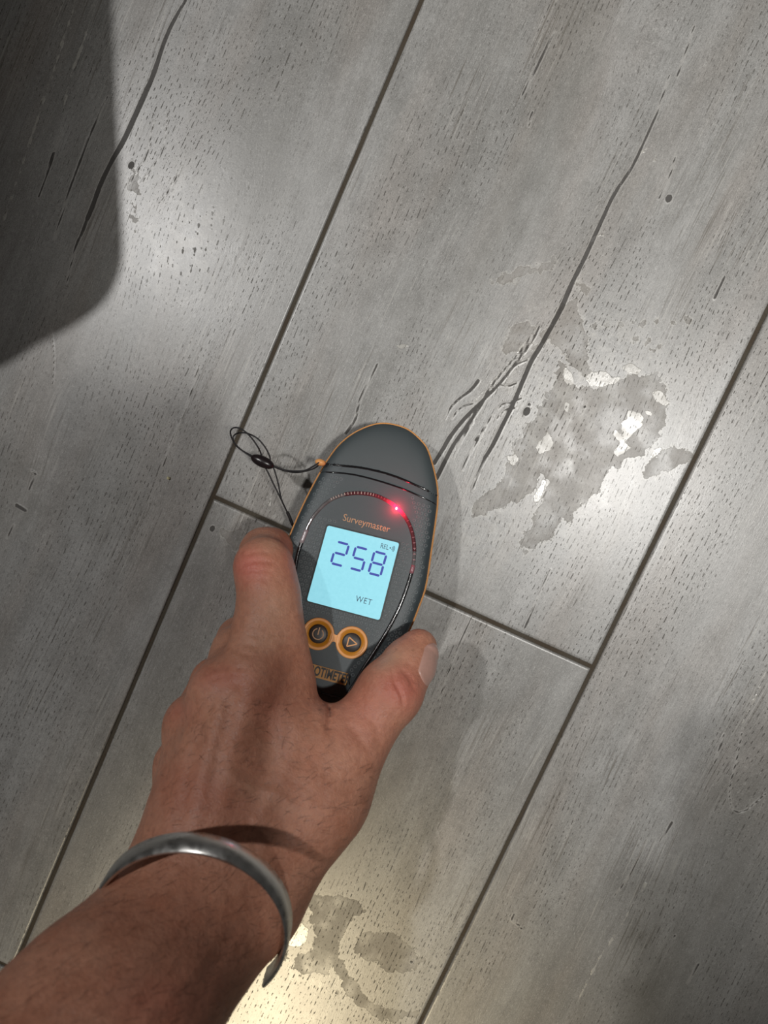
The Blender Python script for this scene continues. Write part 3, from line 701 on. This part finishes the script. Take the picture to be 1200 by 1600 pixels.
cpart(tube('cord_strand', cpath([(393,712,.030),(380,705,.030),(369,696,.030),(364,686,.030),(366,680,.030),(373,676.5,.031),(386,677,.032),(402,685,.032),(415,700,.032),(422,716,.031),(419,725,.031)]), cr, M_cord))
cpart(tube('cord_strand', cpath([(409,723,.031),(416,733,.030),(426,753.5,.030),(437,775.7,.029),(450,803,.027),(456,819,.024),(466,830,.018)]), cr, M_cord))
cpart(tube('cord_strand', cpath([(421,724,.031),(427.5,732,.031),(431,742,.031),(435,757,.031),(440,781,.030),(448.5,800,.028),(456,820,.025),(467,833,.020)]), cr, M_cord))
cpart(tube('cord_strand', cpath([(449,800,.0275),(453,809,.0265),(457,820,.025)]), .0007, M_cord))
a3 = P(392, 713, .031); b3 = P(428, 729.5, .031); dx = (b3-a3); LL = np.linalg.norm(dx); dx /= LL; nz = np.array([0, 0, 1.]); ny_ = np.cross(nz, dx)
so = blob('cord_slider', (a3+b3)/2, LL/2, simple('slider_black', (.014, .009, .010), .28), 0, sq=(1, .46, .40), axes=(dx, ny_, nz)); cpart(so)

# crumb on the floor
def crumb(px, py, r, col, label):
    c = P(px, py, r*.6); bm = bmesh.new(); bmesh.ops.create_icosphere(bm, subdivisions=2, radius=r)
    for v in bm.verts: v.co *= random.uniform(.75, 1.15); v.co.z *= .7
    me = bpy.data.meshes.new('crumb'); bm.to_mesh(me); bm.free(); o = new_obj('crumb', me, simple('crumb', col, .6)); o.location = c
    tag(o, label, 'crumb')
crumb(263, 747, .00085, (.55, .50, .30), 'tiny yellowish crumb on the tile left of the black cord')

# ------------------------------------------------------------ hand and forearm (one surface)
PR = []      # a, b, ra, rb, k
def C(a, b, ra, rb, k=6.0): PR.append((P(*a)*1000, P(*b)*1000, ra, rb, k))
#HANDDATA
# forearm
w1 = (330, 1392, .100)
C((275,1370,.098), (112,1590,.142), 18.5, 20.5, 9)
C((385,1425,.094), (235,1590,.136), 16.5, 20.0, 12)
C((330,1400,.100), (165,1580,.140), 18.5, 22, 14)
fa0 = P(165,1580,.140)*1000; fdir = fa0 - P(330,1400,.100)*1000; fdir /= np.linalg.norm(fdir)
sidev = (P(235,1590,.136) - P(90,1560,.142)); sidev /= np.linalg.norm(sidev)
for s_ in (-1, 1):
    q0 = fa0 + s_*sidev*8; PR.append((q0, q0 + fdir*150 + s_*sidev*5, 22.0, 32.0, 14))
# metacarpals / back of the hand
C((300,1370,.100), (398,1062,.072), 17.5, 13.2, 9)
C((290,1365,.099), (350,1085,.071), 17.0, 12.0, 9)
C((285,1360,.096), (305,1135,.065), 16.0, 11.5, 9)
C((285,1355,.091), (285,1195,.058), 15.0, 11.0, 9)
C((360,1385,.096), (470,1150,.074), 17.0, 12.5, 12)
C((345,1385,.092), (430,1190,.066), 18.0, 16.0, 14)
# thenar, thumb
C((400,1385,.088), (500,1235,.074), 19.0, 19.5, 12)
C((492,1245,.075), (536,1175,.068), 19.0, 14.5, 9)
C((536,1178,.070), (607,1084,.060), 14.5, 12.4, 7)
C((607,1084,.060), (640,1036,.054), 12.2, 10.3, 4)
C((640,1036,.054), (654,1012,.051), 10.3, 7.8, 4)
# web between thumb and index
C((455,1135,.072), (505,1172,.070), 10.5, 11.5, 10)
C((420,1095,.070), (468,1142,.068), 11.0, 11.0, 8)
C((430,930,.061), (449,1062,.066), 9.4, 11.2, 7)
# index finger
C((398,1062,.072), (418,925,.062), 13.2, 11.2, 6)
C((418,925,.062), (412,886,.058), 11.0, 10.5, 4)
C((412,886,.058), (415,864,.037), 10.6, 9.0, 7)
C((415,864,.037), (421,884,.017), 9.0, 7.8, 4)
C((415,862,.040), (430,856,.034), 8.4, 6.4, 9)
# middle finger
C((350,1085,.071), (372,1020,.052), 12.2, 10.5, 6)
C((372,1020,.052), (374,1000,.034), 10.5, 9.5, 4)
C((374,1000,.034), (430,985,.011), 9.3, 8.4, 4)
# ring, little
C((305,1135,.065), (335,1065,.040), 11.4, 9.6, 5)
C((335,1065,.040), (400,1050,.0125), 9.6, 8.8, 4)
C((285,1195,.058), (318,1140,.036), 10.6, 9.0, 5)
C((318,1140,.036), (380,1110,.012), 8.8, 8.0, 4)
# knuckle heads
for a, r_ in (((392,1058,.0765), 10.5), ((343,1078,.0755), 10.2), ((301,1128,.068), 9.5), ((612,1078,.062), 12.0), ((330,1100,.073), 8)): C(a, a, r_, r_, 5)
#ENDHAND
def sdf(Q):
    d = None
    for a, b, ra, rb, k in PR:
        ba = b-a; L2 = ba @ ba
        pa = Q - a
        if L2 < 1e-9: e = np.sqrt((pa*pa).sum(1)) - ra
        else:
            h = np.clip((pa @ ba)/L2, 0, 1); q = pa - h[:, None]*ba; e = np.sqrt((q*q).sum(1)) - (ra + (rb-ra)*h)
        if d is None: d = e
        else:
            hh = np.maximum(k-np.abs(d-e), 0)/k; d = np.minimum(d, e) - hh*hh*k*.25
    return d
def surface_nets(lo, hi, h):
    n = np.ceil((hi-lo)/h).astype(int)+1; nc = (n//6)+2
    gx = [lo[i]+np.arange(nc[i])*h*6 for i in range(3)]
    CX = np.stack(np.meshgrid(*gx, indexing='ij'), -1).reshape(-1, 3); cv = sdf(CX).reshape(nc)
    n = (nc-1)*6
    val = np.repeat(np.repeat(np.repeat(cv[:-1, :-1, :-1], 6, 0), 6, 1), 6, 2).astype(np.float32)
    near = np.abs(cv[:-1, :-1, :-1]) < h*6*2.0
    bi = np.argwhere(near); off = np.stack(np.meshgrid(*[np.arange(6)]*3, indexing='ij'), -1).reshape(-1, 3)
    ids = (bi[:, None, :]*6+off[None]).reshape(-1, 3)
    for s in range(0, len(ids), 400000):
        q = ids[s:s+400000]; val[q[:, 0], q[:, 1], q[:, 2]] = sdf(lo + q*h)
    ins = val < 0; nx, ny, nz_ = val.shape
    cnt = np.zeros((nx-1, ny-1, nz_-1), np.int8)
    for a in (0, 1):
        for b in (0, 1):
            for c in (0, 1): cnt += ins[a:nx-1+a, b:ny-1+b, c:nz_-1+c]
    act = (cnt > 0) & (cnt < 8); cells = np.argwhere(act); vid = -np.ones(act.shape, np.int32); vid[act] = np.arange(len(cells))
    acc = np.zeros((len(cells), 3)); num = np.zeros(len(cells))
    for ax in range(3):
        for a in (0, 1):
            for b in (0, 1):
                o0 = np.zeros(3, int); o0[(ax+1) % 3] = a; o0[(ax+2) % 3] = b; o1 = o0.copy(); o1[ax] = 1
                c0 = cells+o0; c1 = cells+o1; v0 = val[c0[:, 0], c0[:, 1], c0[:, 2]]; v1 = val[c1[:, 0], c1[:, 1], c1[:, 2]]
                m = (v0 < 0) != (v1 < 0); tt = np.where(m, v0/(v0-v1+1e-12), 0)
                acc[m] += (c0[m] + (c1[m]-c0[m])*tt[m][:, None]); num[m] += 1
    V = lo + acc/num[:, None]*h; Fs = []
    for ax in range(3):
        s0 = [slice(None)]*3; s1 = [slice(None)]*3; s0[ax] = slice(0, -1); s1[ax] = slice(1, None)
        x = ins[tuple(s0)] != ins[tuple(s1)]; e = np.argwhere(x); u, v_ = (ax+1) % 3, (ax+2) % 3
        e = e[(e[:, u] > 0) & (e[:, v_] > 0) & (e[:, u] < act.shape[u]) & (e[:, v_] < act.shape[v_]) & (e[:, ax] < act.shape[ax])]
        du = np.zeros(3, int); du[u] = 1; dv = np.zeros(3, int); dv[v_] = 1
        g = lambda q: vid[q[:, 0], q[:, 1], q[:, 2]]
        quad = np.stack([g(e), g(e-du), g(e-du-dv), g(e-dv)], 1); flip = ins[e[:, 0], e[:, 1], e[:, 2]]
        quad[flip] = quad[flip][:, ::-1]; Fs.append(quad)
    return V, np.concatenate(Fs)
allp = np.array([p for a, b, ra, rb, k in PR for p in (a, b)]); rmax = max(max(p[2], p[3]) for p in PR)
V, Q = surface_nets(allp.min(0)-rmax-3, allp.max(0)+rmax+3, 1.0)
def grad(V):
    e = .25; g = np.stack([sdf(V+np.eye(3)[i]*e)-sdf(V-np.eye(3)[i]*e) for i in range(3)], 1)/(2*e); return g/(np.linalg.norm(g, axis=1)[:, None]+1e-9)
Nv = grad(V)
for _ in range(2): V = V - Nv*sdf(V)[:, None]*.9
Nv = grad(V)
# small relief: creases, tendons, veins (mm), all on the surfaces turned to the viewer
PX = pix(V/1000); view = (CAM*1000 - V); view /= np.linalg.norm(view, axis=1)[:, None]; facing = np.clip((Nv*view).sum(1)*3, 0, 1)
def ridge(pts, width, amp):
    p = catmull([np.array(q, float) for q in pts], 6); o = np.full(len(PX), 1e9)
    lo = p.min(0)-width*4; hi = p.max(0)+width*4; m = np.all((PX > lo) & (PX < hi), 1); x = PX[m]; d = np.full(len(x), 1e9); te = np.zeros(len(x))
    for i in range(len(p)-1):
        a, b = p[i], p[i+1]; e = b-a; t_ = np.clip(((x-a) @ e)/(e @ e+1e-9), 0, 1); q = np.hypot(*(x-a-t_[:, None]*e).T); u = (i+t_)/(len(p)-1); te = np.where(q < d, u, te); d = np.minimum(d, q)
    r = np.zeros(len(PX)); r[m] = amp*np.exp(-(d/width)**2)*np.clip(np.minimum(te, 1-te)*6, .15, 1); return r
disp = np.zeros(len(V))
for pts, wd, am in [
   ([(613,1045),(617,1065),(627,1085),(632,1108)], 2.6, -.65), ([(625,1042),(640,1062),(648,1080)], 2.2, -.35), ([(604,1050),(606,1072),(614,1100)], 2.6, -.25), ([(634,1048),(643,1060),(650,1068)], 2.0, -.3),
   ([(514,1098),(517,1114),(511,1142)], 3.0, -1.0), ([(500,1108),(502,1135)], 7, .4), ([(528,1104),(526,1135)], 7, .4), ([(540,1130),(560,1150),(570,1170)], 7, -.5), ([(575,1118),(590,1140),(590,1165)], 6, -.4),
   ([(380,868),(395,864),(412,862),(425,866)], 2.2, -.30), ([(376,882),(392,878),(415,877),(430,880)], 2.2, -.38), ([(374,896),(390,892),(412,891),(428,893)], 2.2, -.28), ([(385,905),(405,903),(420,905)], 2.5, -.2),
   ([(378,975),(405,980),(440,978),(468,985)], 2.5, -.18), ([(378,988),(405,994),(440,992),(472,998)], 2.5, -.22), ([(372,1003),(400,1008),(440,1006),(478,1012)], 2.5, -.2), ([(365,1018),(400,1024),(440,1020)], 3, -.2),
   ([(330,1045),(355,1042),(390,1046)], 3, -.25), ([(325,1062),(355,1058),(395,1062)], 3, -.2),
   ([(395,1060),(375,1150),(340,1280),(320,1350)], 16, .55), ([(345,1085),(325,1180),(300,1320)], 14, .5), ([(300,1140),(275,1220),(258,1310)], 13, .4), ([(370,1070),(355,1130),(325,1240)], 10, -.7), ([(322,1110),(300,1180),(282,1280)], 9, -.6),
   ([(470,1120),(450,1200),(400,1290),(370,1340)], 10, .5), ([(420,1120),(420,1200),(385,1260)], 14, -.6), ([(350,1200),(380,1225),(430,1240),(470,1270)], 7, .45), ([(340,1180),(375,1170),(430,1180)], 6, .25),
   ([(330,1480),(260,1560),(220,1600)], 14, .5), ([(290,1440),(200,1520),(120,1600)], 10, .4), ([(370,1440),(330,1520),(300,1600)], 12, -.4), ([(430,1300),(400,1340),(370,1400)], 7, .3)]:
    disp += ridge(pts, wd, am*(1.5 if am < 0 and wd < 4 else 1))
fn = (value_noise(V[:, 0]+V[:, 2]*.7, V[:, 1]+V[:, 2]*.3, .12, 5)-.5)*.6 + (value_noise(V[:, 0], V[:, 1]-V[:, 2]*.6, .35, 6)-.5)*.18
V = V + Nv*((disp*facing)+fn*.6)[:, None]
hm = NT('skin'); b = hm.b; oc = hm.n('ShaderNodeTexCoord').outputs['Object']
red = hm.attr('red'); pale = hm.attr('pale')
sn = hm.noise(oc, 55, 4, .6); sf = hm.noise(oc, 420, 3, .7)
col = hm.mix(hm.ramp(sn, .3, .7), (.47, .200, .122), (.57, .275, .178)); col = hm.mix(hm.ramp(sf, .35, .6, .30, 0), col, (.27, .115, .075)); col = hm.mix(hm.ramp(hm.noise(oc, 130, 3, .6), .4, .65, 0, .3), col, (.50, .26, .18))
col = hm.mix(hm.math('MULTIPLY', red, .75), col, (.52, .135, .105)); col = hm.mix(hm.math('MULTIPLY', pale, .6), col, (.60, .40, .27))
mo = hm.n('ShaderNodeTexVoronoi'); mo.inputs['Scale'].default_value = 130; hm.L.new(oc, mo.inputs['Vector'])
fk = hm.math('MULTIPLY', hm.ramp(mo.outputs['Distance'], .06, .11, 1, 0), hm.ramp(hm.noise(oc, 90, 1), .5, .6)); col = hm.mix(hm.math('MULTIPLY', fk, .35), col, (.22, .09, .05))
hm.put(b.inputs['Base Color'], col)
b.inputs['Subsurface Weight'].default_value = .12; b.inputs['Subsurface Radius'].default_value = (.004, .0015, .0008); b.inputs['Subsurface Scale'].default_value = 1.0
hm.put(b.inputs['Roughness'], hm.ramp(sf, .3, .7, .42, .56)); b.inputs['Specular IOR Level'].default_value = .4
vo = hm.n('ShaderNodeTexVoronoi', feature='DISTANCE_TO_EDGE'); vo.inputs['Scale'].default_value = 1000; hm.L.new(hm.vmul(oc, (1.0, 1.0, 1.0)), vo.inputs['Vector'])
hb = hm.bump(hm.ramp(vo.outputs[0], 0, .14), .00010, .35); hb = hm.bump(sf, .0006, .6, hb); hb = hm.bump(hm.noise(oc, 160, 3, .6), .0012, .35, hb); hm.put(b.inputs['Normal'], hb)
org = np.array(P(150, 1580, .10)); org[2] = 0
me = bpy.data.meshes.new('person'); VV = V/1000 - org
me.vertices.add(len(VV)); me.vertices.foreach_set('co', VV.astype(np.float32).ravel()); me.loops.add(Q.size); me.loops.foreach_set('vertex_index', Q.astype(np.int32).ravel())
me.polygons.add(len(Q)); me.polygons.foreach_set('loop_start', np.arange(0, Q.size, 4, dtype=np.int32)); me.polygons.foreach_set('use_smooth', np.ones(len(Q), bool)); me.update(calc_edges=True); me.validate()
def blobs(L): 
    o = np.zeros(len(V))
    for x, y, rx, ry, a, am in L:
        c, s = math.cos(math.radians(a)), math.sin(math.radians(a)); dx = PX[:, 0]-x; dy = PX[:, 1]-y
        o = np.maximum(o, am*np.exp(-((dx*c+dy*s)/rx)**2-((-dx*s+dy*c)/ry)**2))
    return o
redv = blobs([(390,885,34,30,0,1.0),(625,1075,38,45,-50,.8),(345,1060,50,22,0,.45),(315,1240,90,60,0,.22),(575,1110,50,60,0,.4),(280,1110,26,22,0,.35),(420,1100,50,40,0,.2),(250,1570,90,50,0,.3)])
palv = blobs([(610,1030,30,16,-35,.9),(430,850,22,16,0,.5),(430,950,30,40,0,.35),(420,1000,40,16,0,.3),(390,1230,60,20,30,.35)])
for nm, ar in (('red', redv*facing), ('pale', palv*facing)):
    A = me.attributes.new(nm, 'FLOAT', 'POINT'); A.data.foreach_set('value', ar.astype(np.float32))
person = new_obj('person', me, hm.m); person.location = org
tag(person, 'person reaching in with a bare left hand and forearm, gripping the meter', 'person')
def ppart(o): o.parent = person; o.matrix_parent_inverse = Matrix.Translation(-Vector(org)); return o
# fine arm hair
hp = rng.choice(np.nonzero((facing > .5) & (PX[:, 1] > 1090) & (PX[:, 1] < 1640) & (PX[:, 0] > -40) & ~((PX[:, 0] > 520) & (PX[:, 1] < 1200)))[0], 850, replace=False)
armd = -fdir*.7 + (P(300, 1000, .08)-P(300, 1200, .08))/np.linalg.norm(P(300, 1000, .08)-P(300, 1200, .08))*.3
hv = []; hf = []
for i in hp:
    n0 = Nv[i]; base = V[i]/1000 - n0*.0002
    dirn = sidev*rng.normal(.55, .35) + armd*rng.normal(.6, .35); dirn = dirn - n0*(dirn @ n0); dirn /= np.linalg.norm(dirn); sdv = np.cross(n0, dirn)
    L_ = rng.uniform(.0025, .006); w_ = rng.uniform(.00003, .00006); bend = rng.normal(0, .25)
    pts_ = [base + dirn*L_*t_ + sdv*L_*bend*t_*t_ + n0*(.0009*math.sin(t_*2.6)) for t_ in (0, .35, .7, 1.0)]
    o_i = len(hv)
    for p_, k_ in zip(pts_, (1, .85, .6, .15)): hv += [p_-sdv*w_*k_, p_+sdv*w_*k_]
    hf += [(o_i+2*q, o_i+2*q+1, o_i+2*q+3, o_i+2*q+2) for q in range(3)]
ho = ppart(mesh('arm_hair', hv, hf, simple('dark_hair', (.10, .05, .03), .5))); ho['kind'] = 'stuff'
# thumb nail
def nail(cp, nrm, longd, L_, W_, name='thumbnail'):
    nrm = nrm/np.linalg.norm(nrm); longd = longd-nrm*(longd @ nrm); longd /= np.linalg.norm(longd); sd_ = np.cross(nrm, longd); n = 18; pts = []; uv = []
    for i in range(n+1):
        for j in range(n+1):
            x = 2*i/n-1; y = 2*j/n-1
            u = x*math.sqrt(1-y*y*.5*abs(1 if y > 0 else .55)); v = y*math.sqrt(1-x*x*(.5 if y > 0 else .35)); pts.append(cp + sd_*u*W_ + longd*v*L_ + nrm*8); uv.append((x, y))
    pts = np.array(pts)
    for _ in range(60): pts = pts - nrm*np.clip(sdf(pts), -2, 2)[:, None]*.8
    uv = np.array(uv); edge = np.clip((1-np.maximum(np.abs(uv[:, 0]), np.abs(uv[:, 1])))*6, 0, 1); up = -.25 + .75*edge**.5 + np.where(uv[:, 1] > .75, .5, 0)
    top = pts + nrm*up[:, None]; bot = pts - nrm*.7; m = n+1; fs = []
    for i in range(n):
        for j in range(n): q = (i*m+j, (i+1)*m+j, (i+1)*m+j+1, i*m+j+1); fs.append(q); fs.append(tuple(k+m*m for k in q[::-1]))
    rimi = [i*m for i in range(m)]+[(m-1)*m+j for j in range(1, m)]+[i*m+m-1 for i in range(m-2, -1, -1)]+[j for j in range(m-2, 0, -1)]
    for a, b in zip(rimi, rimi[1:]+rimi[:1]): fs.append((b, a, a+m*m, b+m*m))
    o = mesh(name, np.concatenate([top, bot])/1000, fs, M_nail); bm = bmesh.new(); bm.from_mesh(o.data); bmesh.ops.recalc_face_normals(bm, faces=bm.faces); bm.to_mesh(o.data); bm.free(); ppart(o)
    return o
M_nail = simple('nail', (.50, .29, .235), .3, coat=.25)
tipA = P(643, 1036, .046)*1000; tipB = P(657, 1013, .042)*1000; ld_ = tipB-tipA
rightv = P(700, 1060, .05)-P(600, 1000, .05); rightv /= np.linalg.norm(rightv)
nl_ = nail(P(652,1020,.053)*1000, rightv*.72+np.array([0, 0, .70]), ld_, 7.6, 6.1); nl_['label'] = 'pale thumbnail'

# ------------------------------------------------------------ bangle
def bangle():
    zc = .108; c = P(296, 1452, zc); e1 = P(434, 1500, zc-.004) - P(154, 1400, zc+.002); a_ = np.linalg.norm(e1)/2; e1 /= np.linalg.norm(e1)
    ap = P(318, 1316, zc+.024); 
    e2 = ap - c; e2 -= e1*(e2 @ e1); b_ = np.linalg.norm(e2); e2 /= b_; ax = np.cross(e1, e2)
    if ax[2] < 0: ax = -ax
    vs = []; fs = []; n = 96; sec = [(-.0029, 0), (-.0026, .0008), (0, .0011), (.0026, .0008), (.0029, 0), (.0026, -.0005), (0, -.0006), (-.0026, -.0005)]
    # the gap of the cuff is underneath
    for i in range(n+1):
        th = math.radians(-15) + math.radians(215)*i/n; ct, st = math.cos(th), math.sin(th)
        p = c + e1*a_*ct + e2*b_*st; nr = e1*ct/a_ + e2*st/b_; nr /= np.linalg.norm(nr); sc = 1.0
        for x, y in sec: vs.append(p + ax*x*1.32*sc + nr*y)
    m = len(sec)
    for i in range(n):
        for k in range(m): fs.append((i*m+k, i*m+(k+1) % m, (i+1)*m+(k+1) % m, (i+1)*m+k))
    fs.append(tuple(range(m))); fs.append(tuple(n*m+k for k in range(m-1, -1, -1)))
    t = NT('brushed_silver'); t.b.inputs['Metallic'].default_value = 1; nz_ = t.noise(t.n('ShaderNodeTexCoord').outputs['Object'], 300, 3)
    t.put(t.b.inputs['Base Color'], t.mix(nz_, (.62, .61, .58), (.80, .79, .76))); t.put(t.b.inputs['Roughness'], t.ramp(nz_, .3, .7, .26, .42))
    o = mesh('bangle', vs, fs, t.m); tag(o, 'plain silver cuff bangle worn around the wrist', 'bracelet')
    bm = bmesh.new(); bm.from_mesh(o.data); bmesh.ops.recalc_face_normals(bm, faces=bm.faces); bm.to_mesh(o.data); bm.free()
    return o
bangle()

# ------------------------------------------------------------ added unseen slab on legs, outline shaped to cast the dark shade at left
def shade_blocker():
    L = LA; h0, h1 = .112, .130
    sh = [(178,-150),(180,0),(185,150),(192,300),(195,395),(186,440),(163,478),(118,512),(60,543),(10,574),(-60,600),(-330,640),(-420,560),(-440,-60),(-400,-170)]
    sh = catmull([P(*p)[:2] for p in sh], 6, True)
    top = [np.array([x, y, 0]) + (L-np.array([x, y, 0]))*(h1/L[2]) for x, y in sh]; cen = np.mean(top, 0)
    st = empty('shade_blocker', (cen[0], cen[1], 0)); tag(st, 'added dark shade blocker on legs, unseen, past the left edge of the view', 'shade_blocker')
    n = len(top); vs = []; fs = []
    for z, k in ((h0, .985), (h0+.003, 1), (h1-.003, 1), (h1, .985)):
        for p in top: q = cen + (p-cen)*k; vs.append((q[0], q[1], z))
    for i in range(3):
        for k in range(n): fs.append((i*n+k, i*n+(k+1) % n, (i+1)*n+(k+1) % n, (i+1)*n+k))
    fs.append(tuple(range(n-1, -1, -1))); fs.append(tuple(3*n+k for k in range(n)))
    M_block = simple('blocker_brown', (.06, .04, .028), .5, bump=(200, .0003))
    o = mesh('blocker_top', vs, fs, M_block, None, False); o.parent = st; o.matrix_parent_inverse = Matrix.Translation(-Vector(st.location))
    for fx, fy in ((-.25, .62), (-.35, -.62), (-.62, .62), (-.62, -.62)):
        e1 = P(700, 700)-P(600, 700); e1 /= np.linalg.norm(e1); e2 = P(600, 600)-P(600, 700); e2 /= np.linalg.norm(e2)
        a = cen + e1*fx*.09 - e1*.02 + e2*fy*.12; a[2] = h0; b = a + e1*fx*.012 + e2*fy*.012; b[2] = 0
        l = tube('blocker_leg', [b, a*.5+b*.5, a], [.009, .011, .013], M_block, None, 16); l.parent = st; l.matrix_parent_inverse = Matrix.Translation(-Vector(st.location))
shade_blocker()
# ------------------------------------------------------------ the phone held above the floor, behind the point of view
def phone():
    X, Y, Z = R[:, 0], R[:, 1], R[:, 2]
    o3 = CAM + Z*.0035
    ph = empty('smartphone', tuple(o3)); tag(ph, 'black smartphone held level over the floor, just above the view', 'phone')
    def box(name, x0, x1, y0, y1, z0, z1, r, mat, n=8):
        pl = []
        for cx, cy, a0 in ((x1-r, y1-r, 0), (x0+r, y1-r, 90), (x0+r, y0+r, 180), (x1-r, y0+r, 270)):
            for k in range(n+1): a = math.radians(a0+90*k/n); pl.append((cx+r*math.cos(a), cy+r*math.sin(a)))
        m = len(pl); vs = [o3+X*x+Y*y+Z*z0 for x, y in pl]+[o3+X*x+Y*y+Z*z1 for x, y in pl]
        fs = [tuple(range(m-1, -1, -1)), tuple(range(m, 2*m))]+[(i, (i+1) % m, m+(i+1) % m, m+i) for i in range(m)]
        o = mesh(name, vs, fs, mat, None, False); o.parent = ph; o.matrix_parent_inverse = Matrix.Translation(-Vector(ph.location)); return o
    box('body', -.058, .0135, -.134, .0135, .001, .0088, .011, simple('phone_black', (.02, .02, .022), .3))
    box('glass', -.0555, .011, -.1315, .011, .0088, .0091, .009, simple('screen_glass', (.01, .01, .012), .05))
    box('camera_bump', -.026, .0095, -.026, .0095, 0, .001, .007, simple('bump_glass', (.03, .03, .032), .2))
phone()

# the other arm of the same person, bare, its hand closed on the phone (above and behind the point of view)
def right_arm():
    global PR
    X, Y, Z = R[:, 0], R[:, 1], R[:, 2]; o3 = CAM + Z*.0035
    keep = PR; PR = []
    def H(a, b, ra, rb, k=6.0): PR.append(tuple((o3*1000 + X*p[0] + Y*p[1] + Z*p[2]) for p in (a, b)) + (ra, rb, k))
    H((-24, -172, -14), (-100, -400, 60), 21, 34, 12); H((-6, -172, -12), (-70, -400, 66), 18, 30, 14); H((-40, -172, -12), (-125, -395, 60), 18, 30, 14)
    for i in range(4):
        y = -62 - 21*i
        H((-18, -168+i*3, -17), (-30, y-12, -18), 15, 11, 10); H((-30, y-12, -18), (-58, y, -15), 10, 8.6, 5)
        H((-58, y, -15), (-69, y+1, -4), 8.6, 8.2, 4); H((-69, y+1, -4), (-66.5, y+4, 10), 8.2, 7.2, 4)
    H((-10, -165, -15), (12, -125, -12), 18, 15, 12); H((12, -125, -12), (25, -92, 0), 13, 11, 7); H((25, -92, 0), (21, -62, 15), 10.5, 8.5, 4)
    allp = np.array([p for q in PR for p in q[:2]]); rm = max(max(q[2], q[3]) for q in PR)
    V, Q = surface_nets(allp.min(0)-rm-4, allp.max(0)+rm+4, 2.2)
    N_ = grad(V); V = V - N_*sdf(V)[:, None]
    PR = keep
    me = bpy.data.meshes.new('right_arm'); me.from_pydata((V/1000).tolist(), [], Q.tolist()); me.polygons.foreach_set('use_smooth', [True]*len(Q)); me.update()
    for nm in ('red', 'pale'): me.attributes.new(nm, 'FLOAT', 'POINT')
    o = ppart(new_obj('right_arm', me, hm.m)); o['label'] = 'other bare arm holding the phone above the view'
right_arm()
